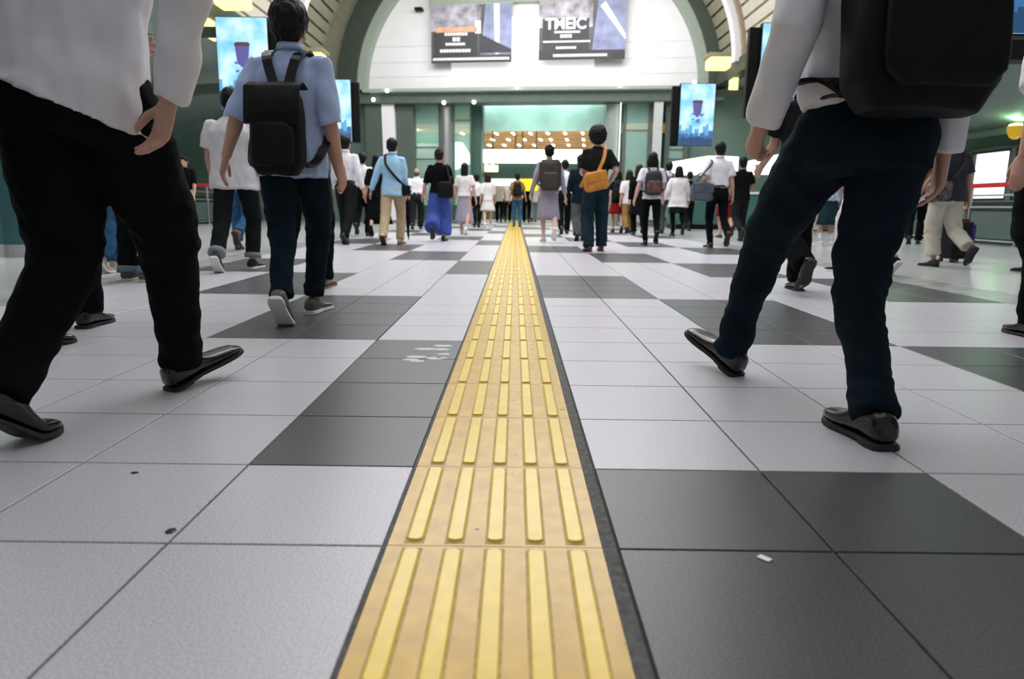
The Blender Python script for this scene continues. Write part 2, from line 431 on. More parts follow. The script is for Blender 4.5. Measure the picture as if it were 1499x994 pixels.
# things seen through the side glass
pblock('wall_lobby_left', (590, 150, 700, 322), 2.6, 2.8, mat('teal_lobby_panel', (.10, .33, .25), .5, .2, 2))
pblock('trim_28', (606, 210, 640, 236), 2.2, 2.5, M_white)
pblock('trim_29', (606, 238, 640, 252), 2.0, 2.5, mat('grey_counter', (.35, .38, .36), .5))
t = MB(); a, b, c, d = pw(664, 208, 2.2), pw(675, 208, 2.2), pw(692, 236, 2.2), pw(664, 248, 2.2)
t.prism([(q[0], 2.2, q[1]) for q in (a, b, c, d)], (0, .40, 0))
tag(t.build('lit_sign', glow('white_lit_panel', (.85, 1, .95), 1.5), M=MP), 'bright white slanting lit panel behind green glass beside the steel column', 'sign')
t = MB(); prect(t, 664, 165, 690, 206, 2.6, 2.66)
tag(t.build('wall_poster', mat('ochre_poster', (.55, .42, .16), .6, .5, 1.6), M=MP), 'ochre patterned poster behind green glass above the slanting lit panel', 'poster')
pblock('wall_lobby_right', (905, 150, 990, 322), 2.6, 2.8, mat('dark_lobby_wall', (.03, .07, .055), .5, .2, 2))
# lobby: ceiling, back wall, bands
v = MB(); v.prism([(-5, 1.37, pw(700, 188, 1.37)[1]), (5.5, 1.37, pw(700, 188, 1.37)[1]), (5.5, 8.0, pw(780, 219, 8.0)[1]), (-5, 8.0, pw(780, 219, 8.0)[1])], (0, 0, .15))
struct(v.build('ceiling_lobby', mat('glowing_timber_ceiling', (.75, .42, .17), .6, .35, 1.2, emit=(1, .55, .2), es=.12), M=MP))  # faint orange glow put into the ceiling colour; the ceiling is no lamp
t = MB(); t.box((-6, 9.2, -.02), (6.5, 9.4, 5.2)); struct(t.build('wall_lobby_back', mat('lobby_back_wall', (.12, .22, .18), .6, .3, 1.0), M=MP))
t = MB(); prect(t, 702, 146, 889, 192, 1.30, 1.36); struct(t.build('wall_lobby_upper', mat('turquoise_upper_wall', (.50, .74, .66), .45, .35, .8), M=MP))
v = MB()
for k, (x0, x1) in enumerate(((-2.9, -1.2), (-1.0, .4), (.6, 1.9), (2.1, 3.6))): v.box((x0, 9.05, .95), (x1, 9.2, 2.0))
struct(v.build('window_26', glow('added_lobby_glow', (.95, 1, .92), .75), M=MP))  # glowing panels added to brighten the foot of the lobby back wall
lamp0 = None
for k in range(9):
    u = -2.3 + k * .63
    for j, vv in enumerate((2.4, 4.2, 6.0)):
        q = MB(); z0 = pw(700, 187, 1.2)[1]; z1 = pw(780, 219, 8.0)[1]
        z = z0 + (z1 - z0) * (vv - 1.2) / 6.8
        cu = u + (vv - 2.4) * .10 * (1 if k < 5 else -.3)
        p = MP @ Vector((cu, vv, z - .03))
        if lamp0 is None:
            lamp0 = empty('ceiling_lamp', p, PA)
            b = MB(); b.box((-.05, -.32, .0), (.05, .32, .03)); b.build('housing', M_cream, lamp0)
            b = MB(); b.box((-.04, -.3, -.03), (.04, .3, .0), .01); b.build('tube', glow('warm_lamp', (1, .84, .58), 7), lamp0)
            o = lamp0
        else: o = dup(lamp0, p)
        tag(o, 'small glowing lamp under the orange lobby ceiling', 'lamp', 'lamps in rows under the orange lobby ceiling')
t = MB(); prect(t, 703, 219, 852, 238, 1.0, 1.3)
tag(t.build('lightbox', glow('white_light_band', (.93, 1, .95), 2.2), M=MP), 'long glowing white light band across the lobby opening', 'lightbox')
t = MB(); prect(t, 700, 238, 890, 261, 1.4, 1.7); struct(t.build('trim_30', mat('dark_green_fascia', (.02, .06, .04), .5), M=MP))
t = MB()
prect(t, 706, 241.5, 729, 251.5, 1.315, 1.41, .03); prect(t, 709, 240.2, 714, 242, 1.32, 1.40); prect(t, 718, 240.2, 723, 242, 1.32, 1.40)
tag(t.build('lit_sign', glow('cream_sign', (1, .95, .55), 1.3), M=MP), 'small glowing cream sign under the left end of the white light band', 'sign')
def board(name, rect, v, col, s_, label):
    t = MB(); prect(t, *rect, v, v + .12); o = t.build(name, M_black, M=MP)
    x0, y0, x1, y1 = rect
    q = MB(); prect(q, x0 + .6, y0 + .6, x1 - .6, y1 - .6, v - .012, v + .01); q.build('face', glow(name + '_face', col, s_), o, M=MP)
    q = MB(); ua, za = pw(x0 + 4, y0, v); ub, _ = pw(x1 - 4, y0, v)
    for u_ in (ua, ub): q.box((u_ - .02, v + .03, za - .02), (u_ + .02, v + .07, 3.9))
    q.build('hanger', M_darkgreen, o, M=MP)
    return tag(o, label, 'sign')
board('white_sign', (717, 261, 758, 272.5), 1.9, (.92, 1, .93), 1.2, 'long white lit sign over the lobby doorway left of the yellow sign')
board('yellow_sign', (760, 261, 788, 280), 1.9, (1, .82, .02), 1.1, 'yellow lit sign over the lobby doorway')
t = MB(); prect(t, 905.5, 150, 909.5, 236, -.05, .02)
o = t.build('tube_light', glow('white_tube', (.9, 1, .95), 3), M=MP); tag(o, 'tall white vertical tube light beside the grey round column', 'light')
t = MB(); prect(t, 704.5, 150, 887, 154, .50, .58); tag(t.build('added_glow_strip', glow('pale_glow_strip', (.75, 1, .93), 1.6), M=MP), 'thin pale glowing strip added along the top of the glass over the lobby', 'light')  # added glowing strip; gives the transom its white upper edge
# downlights on the beam
dl0 = None
for px, py, v_ in ((567, 133, -.45), (757, 128, -.45), (908, 125, -.45), (547, 146, -.3), (650, 150.5, -.27), (694, 149.5, -.27), (1016, 121, -.45)):
    u, z = pw(px, py, v_); p = MP @ Vector((u, v_, z))
    if dl0 is None:
        dl0 = empty('spotlight', p, PA)
        b = MB(); b.ell((0, -.03, 0), (.055, .05, .055)); b.build('lens', glow('spot_white', (.95, 1, .97), 9), dl0, smooth=True)
        b = MB(); b.tube([(0, 0, 0), (0, .10, .0)], .06, 16, Vector((0, 0, 1))); b.build('can', M_palegreen, dl0)
        o = dl0
    else: o = dup(dl0, p)
    tag(o, 'small round white spotlight on the green beam under the arch', 'spotlight', 'spotlights along the green beam')

# ------------------------------------------------------------------ banners on the end wall
def text(s_, size, m_, parent, M, name='lettering', ext=.004, bold=0.0):
    c = bpy.data.curves.new(name, 'FONT'); c.body = s_; c.size = size; c.align_x = 'CENTER'; c.align_y = 'CENTER'; c.extrude = ext; c.offset = bold
    o = bpy.data.objects.new(name, c); COL.objects.link(o)
    me = bpy.data.meshes.new_from_object(o.evaluated_get(bpy.context.evaluated_depsgraph_get()))
    bpy.data.objects.remove(o); bpy.data.curves.remove(c)
    me.transform(M); setm(me, m_); return link(name, me, parent)
M_print = mat('grey_print', (.09, .09, .10), .5, .6, 1.6, stretch=(1.6, 1, .8))
M_printl = mat('pale_print', (.36, .34, .39), .5, .7, 2.6)
M_blue = mat('blue_grey_print', (.24, .27, .44), .5, .3, 3)
M_ink = mat('dark_print', (.028, .03, .034), .5, .3, 2)
M_wht = mat('white_print', (.85, .85, .87), .5)
M_oran = mat('orange_print', (.80, .38, .22), .5, .2, 4)
def banner(name, tl, br, label, second):
    u0, z1 = pw(*tl, -.1); u1, z0 = pw(*br, -.1)
    W, H = u1 - u0, z1 - z0
    o = empty(name, MP @ Vector(((u0 + u1) / 2, -.1, z0)), PA); tag(o, label, 'banner', None)
    def q(nm, m_, poly, d=.006):
        b = MB(); b.prism([((a - .5) * W, -d, c * H) for a, c in poly], (0, d - .0005, 0)); return b.build(nm, m_, o)
    b = MB(); b.box((-W / 2, 0, 0), (W / 2, .02, H)); b.build('sheet', M_print, o)
    b = MB(); b.tube([(-W / 2 - .05, .02, H + .03), (W / 2 + .05, .02, H + .03)], .04, 10, Vector((0, 0, 1))); b.build('top_rail', M_palegreen, o)
    R4 = lambda a, c, e, g: [(a, c), (e, c), (e, g), (a, g)]
    q('picture', M_printl, R4(.0, .55, .62, 1.0))
    q('picture', M_blue, [(.62, .14), (1, .14), (1, 1), (.68, 1)], .007)
    q('picture', M_wht, [(.70, .9), (.76, .97), (1, .42), (1, .32)] if second else [(.80, .14), (.85, .14), (.85, 1), (.78, 1)], .009)
    q('picture', M_ink, [(.60, .16), (1, .16), (1, .22), (.60, .5)] if not second else R4(.0, .0, 1, .16), .010)
    q('picture', M_ink, R4(0, 0, 1, .115), .011)
    q('picture', M_ink, R4(.04, .14, .58, .70) if second else R4(.03, .10, .58, .52), .008)
    if second:
        text('TMEIC', .46, M_wht, o, Matrix.Translation((-.19 * W, -.02, .605 * H)) @ Matrix.Rotation(R(90), 4, 'X'), bold=.014)
        bars = ((.18, .48, .455, .49), (.25, .39, .375, .43), (.05, .60, .295, .325), (.20, .44, .185, .225), (.17, .80, .05, .095))
    else:
        bars = ((.17, .46, .47, .52), (.27, .37, .37, .44), (.18, .43, .30, .345), (.11, .50, .18, .235), (.02, .98, .04, .085))
        q('picture', M_oran, R4(.06, .53, .57, .615), .012)
        q('picture', M_wht, R4(.55, .5, .62, .72), .012)
    for a, c, e, g in bars:                                         # lines of small print, broken into characters
        b = MB(); n_ = max(2, int((c - a) * W / ((g - e) * H * 1.0)))
        for i in range(n_):
            x0 = a + (c - a) * i / n_; x1 = a + (c - a) * (i + .82) / n_
            b.box(((x0 - .5) * W, -.022, e * H), ((x1 - .5) * W, -.01, g * H))
        b.build('small_print', M_wht, o)
    return o
banner('hanging_banner', (631, 8), (748.5, 90.5), 'left hanging banner with orange headline and grey picture on the white end wall', False)
banner('hanging_banner', (790, 2), (914.5, 86), 'hanging banner with bold white capitals and blue building picture on the white end wall', True)
b = MB(); u, z = pw(612, 13, -.0); b.box((u - .12, -.05, z - .05), (u + .14, .2, z + .05), .02)
tag(b.build('speaker_box', M_black, M=MP), 'tiny dark box on the white wall left of the orange-headline banner', 'speaker')

# ------------------------------------------------------------------ hanging portrait displays
M_sky = mat('screen_sky', (.1, .1, .1), .3); 
nt = M_sky.node_tree; tc = nt.nodes.new('ShaderNodeTexCoord'); ns = nt.nodes.new('ShaderNodeTexNoise'); ns.inputs['Scale'].default_value = 2.4
cr = nt.nodes.new('ShaderNodeValToRGB'); cr.color_ramp.elements[0].position = .35; cr.color_ramp.elements[0].color = (.10, .50, .88, 1)
cr.color_ramp.elements[1].position = .75; cr.color_ramp.elements[1].color = (.75, .95, 1, 1)
nt.links.new(tc.outputs['Object'], ns.inputs['Vector']); nt.links.new(ns.outputs['Fac'], cr.inputs[0])
nt.links.new(cr.outputs[0], nt.nodes['Principled BSDF'].inputs['Emission Color']); nt.nodes['Principled BSDF'].inputs['Emission Strength'].default_value = .95
SC = [glow('screen_blue_%d' % i, c, .9) for i, c in enumerate(((.008, .05, .14), (.025, .13, .32), (.10, .34, .62), (.6, .85, .98)))]
M_cup = glow('screen_navy', (.012, .012, .045), .8); M_cup2 = glow('screen_violet', (.10, .09, .34), .8); M_cup3 = glow('screen_brown', (.10, .03, .01), .8)
def display(loc, label, Wd=.93, Hd=1.62, rz=0.0, seed=1):
    o = empty('hanging_display', loc, rz); tag(o, label, 'display', None)
    b = MB(); b.box((-Wd/2 - .02, 0, -.02), (Wd/2 + .02, .16, Hd + .02), .015); b.build('housing', M_black, o)
    inner = -1 if loc[0] > 0 else 1
    b = MB(); b.box((inner * (Wd/2 + .02) - (.0 if inner > 0 else .20), .06, -.02), (inner * (Wd/2 + .02) + (.20 if inner > 0 else 0), .20, Hd - .05), .01); b.build('side_case', M_black, o)
    b = MB(); b.box((-Wd/2, -.012, 0), (Wd/2, .002, Hd)); p = b.build('screen', M_sky, o)
    rnd = random.Random(seed)
    for L in range(3):                                              # skyline in three layers
        b = MB(); x = -Wd / 2
        while x < Wd / 2 - .01:
            wd = min(rnd.uniform(.05, .13), Wd / 2 - x); hh = Hd * (.36 - .10 * L) * rnd.uniform(.55, 1.0)
            b.box((x, -.016 - .003 * L, .0), (x + wd * .95, -.011 - .003 * L, hh)); x += wd
        b.build('skyline', SC[2 - L], p)
    b = MB(); b.loft([[Vector((r_ * math.cos(a * math.pi / 8), -.03 + .012 * math.sin(a * math.pi / 8), z)) for a in range(16)] for r_, z in ((.09, .80), (.10, .84), (.12, .98), (.135, 1.12))]); b.mi = 1
    b.loft([[Vector((r_ * math.cos(a * math.pi / 8), -.03 + .012 * math.sin(a * math.pi / 8), z)) for a in range(16)] for r_, z in ((.14, 1.12), (.145, 1.16), (.12, 1.19))])
    b.mi = 0
    for _ in range(14):
        x, z = rnd.uniform(-.14, .17), rnd.uniform(.76, .86); b.ell((x, -.03, z), (.03, .006, .022), u=8, v=6)
    for _ in range(7): b.ell((rnd.uniform(-.12, .08), -.03, rnd.uniform(.60, .70)), (.035, .006, .02), u=8, v=6)
    b.build('floating_cup', [M_cup2, M_cup3], p)
    b = MB(); e = -inner * 1.42; xs = sorted((0, e)); b.box((xs[0], .17, Hd - .30), (xs[1], .27, Hd - .12)); b.box((e - .07, .15, Hd - .34), (e + .07, .29, SPR - .25 - loc[2])); b.build('hanger', M_darkgreen, o)
    return o
display((4.98, 20.0, 2.32), 'far portrait screen with blue skyline beside the right foot of the arch', seed=1)
display((-4.98, 20.0, 2.32), 'portrait screen with blue skyline beyond the backpack man\'s right shoulder', seed=1)
display((4.98, 13.6, 2.32), 'portrait screen partly hidden behind the white sleeve of the nearest man at right', seed=1)
display((-5.02, 13.6, 2.32), 'portrait screen with blue skyline beyond the backpack man\'s left shoulder', seed=1)
display((5.02, 6.9, 2.24), 'nearest portrait screen, cut by the top right corner', seed=1)
b = MB(); b.box((4.6, 9.3, 2.50), (8.8, 9.62, 3.9), .03)
sg = b.build('overhead_signboard', M_black); tag(sg, 'black overhead signboard hanging behind the nearest screen at top right', 'signboard')
b = MB(); b.box((5.9, 9.42, 3.98), (6.0, 9.5, 4.7)); b.box((7.9, 9.42, 3.98), (8.0, 9.5, 4.25)); b.build('hanger', M_darkgreen, sg)

# lit yellow capitals at the feet of the arches
M_lamp = glow('yellow_cove', (1, .90, .34), 1.35)
cap0 = None
for y in (21.6, 15.6, 9.2):
    for sx in (1, -1):
        o = empty('cornice_lamp', (sx * 6.0, y, 4.62))
        b = MB(); b.box((-.40, -.30, 0), (.40, .30, .30), .06); b.build('diffuser', M_lamp, o)
        b = MB(); b.box((sx * .40 - .07, -.25, -.62), (sx * .40 + .07, .25, .0), .02); b.build('side_diffuser', M_lamp, o)
        b = MB(); b.box((-.46, -.36, .30), (.46, .36, .40), .01); b.build('cover', M_olive, o)
        where = {21.6: 'where the end arch meets the beam', 15.6: 'under the middle arch rib', 9.2: 'under the nearest arch rib'}[y]
        tag(o, 'pale yellow glowing cornice lamp %s on the %s side' % (where, 'right' if sx > 0 else 'left'), 'lamp')

# ------------------------------------------------------------------ wall lamps, railings, columns, kiosks
M_amber = mat('amber_bowl', (.60, .36, .03), .4, emit=(.85, .5, .02), es=.35)
def wall_lamp(sx, y, label):
    o = empty('wall_lamp', (sx * 12.6, y, 2.42)); tag(o, label, 'lamp')
    b = MB(); b.loft([[Vector((r_ * math.cos(a * math.pi / 10), r_ * math.sin(a * math.pi / 10), z)) for a in range(20)] for r_, z in ((.05, .0), (.13, .05), (.18, .16), (.20, .32))]); b.build('bowl', M_amber, o, smooth=False)
    b = MB(); b.ell((0, 0, .33), (.17, .17, .05)); b.build('bulb', glow('green_white_bulb', (.75, 1, .55), 5), o, smooth=True)
    b = MB(); b.tube([(0, 0, .1), (sx * .3, 0, .1)], .03, 8, Vector((0, 0, 1))); b.build('bracket', M_darkgreen, o)
    point('wall_lamp_light', (sx * 12.55, y, 2.86), 14, (.42, 1.0, .50), .08)
wall_lamp(1, 18.3, 'amber bowl wall lamp above the bright windows on the right wall')
wall_lamp(1, 22.6, 'farther amber bowl wall lamp on the right wall, beyond the bright windows')
wall_lamp(-1, 18.8, 'amber bowl wall lamp on the left wall above the man in beige trousers')
M_railglass = mat('frosted_rail_glass', (.09, .13, .12), .35, .05, 5)
def railing(sx, y0, y1, label):
    o = empty('railing', (sx * 8.95, y0, 0)); tag(o, label, 'railing')
    n_ = int((y1 - y0) / 1.3)
    for i in range(n_ + 1):
        y = (y1 - y0) * i / n_
        b = MB(); b.tube([(0, y, 0), (0, y, 1.06)], .028, 10); b.tube([(0, y, 0), (0, y, .02)], .06, 10); b.build('post', M_steel, o, smooth=False)
        if i < n_:
            b = MB(); b.box((-.012, y + .08, .12), (.012, y + (y1 - y0) / n_ - .08, .62)); b.build('panel', M_railglass, o)
    for z, r_ in ((.92, .02), (.70, .02), (.08, .02)):
        b = MB(); b.tube([(0, 0, z), (0, y1 - y0, z)], r_, 8, Vector((0, 0, 1))); b.build('rail', M_steel, o)
    b = MB(); b.box((-.04, 0, 1.06), (.04, y1 - y0, 1.15), .015); b.build('handrail', M_red, o)
railing(1, 8.5, 22.2, 'steel railing with red handrail in front of the right-hand windows')
railing(-1, 12.0, 22.2, 'steel railing with red handrail on the left side of the hall')
# dark stairwell parapet behind the right railing
for sx in (1, -1):
    b = MB(); xs = sorted((sx * 9.4, sx * 9.55)); b.box((xs[0], 8.5, 0), (xs[1], 22.2, .80)); 
    b2 = struct(b.build('trim_%d' % (32 if sx > 0 else 33), mat('dark_parapet', (.035, .06, .05), .6, .2, 2)))
g = ground(14, 377)
b = MB(); b.tube([(g.x, g.y + .3, .12), (g.x, g.y + .3, 4.7)], .29, 32); o = struct(b.build('pillar_3', mat('dark_teal_column', (.035, .12, .13), .35, .1, 3), smooth=False))
b = MB(); b.tube([(g.x, g.y + .3, 0), (g.x, g.y + .3, .14)], .30, 32); b.build('base_ring', M_steel, o)
def kiosk(loc, sx_, sy, label, lit):
    o = empty('kiosk', loc); tag(o, label, 'counter')
    b = MB(); b.box((-sx_/2, 0, .14), (sx_/2, sy, 1.02), .02); b.build('body', mat('pale_counter', (.50, .52, .52), .5, .05, 4) if not lit else mat('teal_counter', (.05, .15, .13), .5), o)
    b = MB(); b.box((-sx_/2 + .03, .04, 0), (sx_/2 - .03, sy, .14)); b.build('plinth', M_black, o)
    b = MB(); b.box((-sx_/2 - .04, -.05, 1.02), (sx_/2 + .04, sy + .02, 1.08), .01); b.build('worktop', M_black if not lit else M_white, o)
    if lit:
        for xx in (-sx_/2 + .08, sx_/2 - .08):
            b = MB(); b.box((xx - .05, .3, 1.08), (xx + .05, .4, 1.62)); b.build('post', M_midgreen, o)
        b = MB(); rings = []
        for i in range(13):
            x = -sx_/2 + sx_ * i / 12; k = (i / 12 - .5) * 2; y = .25 * k * k
            rings.append([Vector((x, y, 1.58)), Vector((x, y + .3, 1.58)), Vector((x, y + .3, 2.12 - .16 * max(0, -k))), Vector((x, y, 2.12 - .16 * max(0, -k)))])
        b.loft(rings); b.build('fascia', glow('lit_fascia', (.9, 1, .97), 1.5), o)
kiosk((-6.9, 10.4, 0), 1.5, .8, 'grey counter with dark plinth behind the teal column on the left', False)
kiosk((5.65, 21.0, 0), 1.9, .9, 'counter with curved glowing white fascia behind the man carrying a grey briefcase', True)
kiosk((7.35, 20.2, 0), 1.3, .9, 'counter with glowing white fascia behind the person in black at right', True)

# small marks and litter on the floor
def blob(name, px, py, rx, ry, m_, h, label, cat, seed=0, pieces=1):
    g = ground(px, py); r_ = random.Random(seed); root = None
    for _ in range(pieces):
        b = MB()
        cx, cy = (r_.uniform(-1, 1) * rx * 1.5, r_.uniform(-1, 1) * ry * 6.0) if pieces > 1 else (0, 0); k_ = r_.uniform(.35, 1) if pieces > 1 else 1
        ring = [(cx + rx * k_ * math.cos(a * math.pi / 8) * r_.uniform(.75, 1.1), cy + ry * k_ * math.sin(a * math.pi / 8) * r_.uniform(.75, 1.1)) for a in range(16)]
        b.loft([[Vector((x, y, 0.0002)) for x, y in ring], [Vector((x, y, h * .7)) for x, y in ring], [Vector((cx + (x - cx) * .8, cy + (y - cy) * .8, h)) for x, y in ring]])
        o = b.build(name if root is None else 'splash_mark', m_, root)
        if root is None: root = o; o.location = g
    return tag(root, label, cat)
M_gum = mat('black_gum', (.012, .016, .014), .4)
blob('gum_spot', 250, 778, .010, .013, M_gum, .003, 'black spot of gum on a tile joint at left', 'gum', 1)
blob('gum_spot', 197, 692.5, .009, .007, M_gum, .002, 'small black spot of gum in the middle of a pale tile at left', 'gum', 2)
blob('paint_smear', 634, 517, .05, .028, mat('dried_white_splash', (.52, .53, .55), .5), .0006, 'dried white splash on the charcoal tile left of the yellow strip', 'stain', 5, 9)
b = MB(); b.box((-.007, -.012, .0003), (.007, .012, .003), .001); o = b.build('paper_scrap', M_white); o.location = ground(1119, 818.5); o.rotation_euler = (0, 0, .7); tag(o, 'tiny white paper scrap on the charcoal tile right of the strip', 'scrap')
# ------------------------------------------------------------------ people
SKIN = mat('skin', (.56, .32, .24), .5, .06, 14, spec=.35)
SKIN_PINK = mat('pink_skin', (.58, .25, .22), .5, .08, 14, spec=.35)
HAIR = mat('black_hair', (.006, .0055, .0055), .5, .4, 60, .4, 240, spec=.22, stretch=(1, 1, .15))
HAIR_BR = mat('dark_brown_hair', (.018, .011, .008), .5, .4, 60, .4, 240, spec=.22, stretch=(1, 1, .15))
C_white = cloth('white_shirt_cloth', (.80, .79, .84), .03)
C_offw = cloth('off_white_cloth', (.72, .70, .70), .05)
C_blue = cloth('pale_blue_shirt_cloth', (.42, .53, .78), .08)
C_sky = cloth('sky_blue_shirt_cloth', (.36, .60, .80), .06)
C_black = cloth('black_cloth', (.0045, .0055, .006), .3)
C_char = cloth('charcoal_cloth', (.013, .015, .016), .25)
C_grey = cloth('grey_trouser_cloth', (.085, .09, .10), .2)
C_navy = cloth('dark_navy_cloth', (.0065, .0145, .022), .25)
C_teal = cloth('dark_teal_denim', (.014, .036, .048), .25)
C_jean = cloth('blue_denim', (.035, .11, .22), .3)
C_royal = cloth('royal_blue_cloth', (.06, .10, .36), .15)
C_khaki = cloth('khaki_cloth', (.55, .42, .27), .1)
C_beige = cloth('beige_cloth', (.55, .52, .44), .08)
C_brown = cloth('tan_brown_cloth', (.30, .17, .06), .15)
C_lilac = cloth('lilac_grey_cloth', (.34, .32, .40), .1)
C_red = cloth('dark_red_cloth', (.22, .012, .016), .2)
C_rose = cloth('pink_grey_white', (.70, .66, .68), .06)
L_black = mat('black_leather', (.004, .0045, .0045), .24, .3, 20, .05, 120, spec=.5, coat=.2)
L_brown = mat('brown_leather', (.12, .05, .025), .35, .25, 20)
L_orange = mat('orange_tan_leather', (.62, .26, .035), .45, .18, 9, .1, 90)
L_grey = mat('grey_leather', (.085, .10, .125), .5, .3, 12)
L_choc = mat('dark_brown_nylon', (.040, .030, .026), .6, .2, 10, .1, 200)
L_blk = mat('black_nylon', (.004, .0055, .006), .6, .3, 12, .12, 200, spec=.2)
S_white = mat('white_rubber', (.75, .74, .72), .5)
S_black = mat('black_rubber', (.01, .01, .01), .6)
S_canvas = cloth('olive_canvas', (.10, .10, .07), .2)
S_beige = cloth('beige_canvas', (.55, .45, .36), .1)
VZ = Vector((0, 0, 1))

def hand(mb, W, d, n, side, curl=.5, s=1.0, fine=True, thumb_in=False):
    """palm, four unequal bent fingers and a thumb from wrist W along d; n = palm normal, the fingers curl towards it"""
    d = d.normalized(); n = (n - d * n.dot(d)).normalized(); x = d.cross(n) * side; x.normalize()   # x points to the thumb's side
    mb.loft([[W + d * t * s + x * a * math.cos(q * math.pi / 6) * s + n * b * math.sin(q * math.pi / 6) * s for q in range(12)]
             for t, a, b in ((-.02, .024, .019), (.015, .028, .019), (.05, .037, .018), (.085, .041, .016), (.097, .039, .012))])
    for k, (L, off) in enumerate(((.072, .029), (.080, .010), (.074, -.010), (.058, -.028))):
        p = W + d * (.090 - .004 * abs(k - 1)) * s + x * off * s; pts = [p - d * .02 * s, p]; a = curl * .35
        e = (d + x * (off * 1.6)).normalized()
        for q, fr in enumerate((.46, .32, .22)):
            a += curl * (.75 + .1 * k) if q else curl * .3
            p = p + (e * math.cos(a) + n * math.sin(a)) * L * fr * s; pts.append(p)
        r = .0088 * s if fine else .0098 * s
        mb.tube(pts, [r * 1.1, r * 1.08, r, r * .95, r * .75], 8)
    b = W + d * .028 * s + x * .026 * s
    t1 = b + (d * .55 + x * (.15 if thumb_in else .62) + n * .35).normalized() * .042 * s
    t2 = t1 + (d * .85 + x * (-.3 if thumb_in else .22) + n * (.45 if thumb_in else .3)).normalized() * .032 * s
    t3 = t2 + (d * .9 - x * (.4 if thumb_in else 0) + n * .35).normalized() * .024 * s
    mb.tube([b - d * .02 * s, b, t1, t2, t3], [.015 * s, .0155 * s, .0125 * s, .0105 * s, .008 * s], 8)

def ik(hip, ank, l1, l2, pole):
    d = ank - hip; L = min(d.length, (l1 + l2) * .9985); dn = d.normalized()
    a = math.acos(max(-1, min(1, (l1 * l1 + L * L - l2 * l2) / (2 * l1 * L))))
    pn = (pole - dn * pole.dot(dn)).normalized()
    knee = hip + (dn * math.cos(a) + pn * math.sin(a)) * l1
    return knee, hip + dn * L

GAIT = {  # side: (x, y, lift, pitch)   pitch > 0 = heel up, toes on the ground
 'rf': dict(R=(.085, .12, 0, 0), L=(-.085, -.36, .0, 48)),
 'lf': dict(L=(-.085, .12, 0, 0), R=(.085, -.36, .0, 48)),
 'rs': dict(R=(.075, .02, 0, 0), L=(-.08, -.36, .09, 62)),
 'ls': dict(L=(-.075, .02, 0, 0), R=(.08, -.36, .09, 62)),
 'rh': dict(R=(.08, .34, .0, -16), L=(-.08, -.30, .0, 34)),
 'lh': dict(L=(-.08, .34, .0, -16), R=(.08, -.30, .0, 34)),
 'st': dict(L=(-.095, .03, 0, 0), R=(.095, -.03, 0, 0)),
}
FITS = {'thigh': (.114, .114, .084, .070, .067), 'tailored': (.100, .095, .068, .060, .059), 'baggy': (.106, .106, .100, .088, .076), 'slim': (.094, .085, .064, .058, .052), 'straight': (.100, .094, .078, .074, .071), 'loose': (.104, .104, .092, .088, .084), 'wide': (.112, .125, .13, .145, .155), 'crop': (.096, .088, .068, .064, .062)}

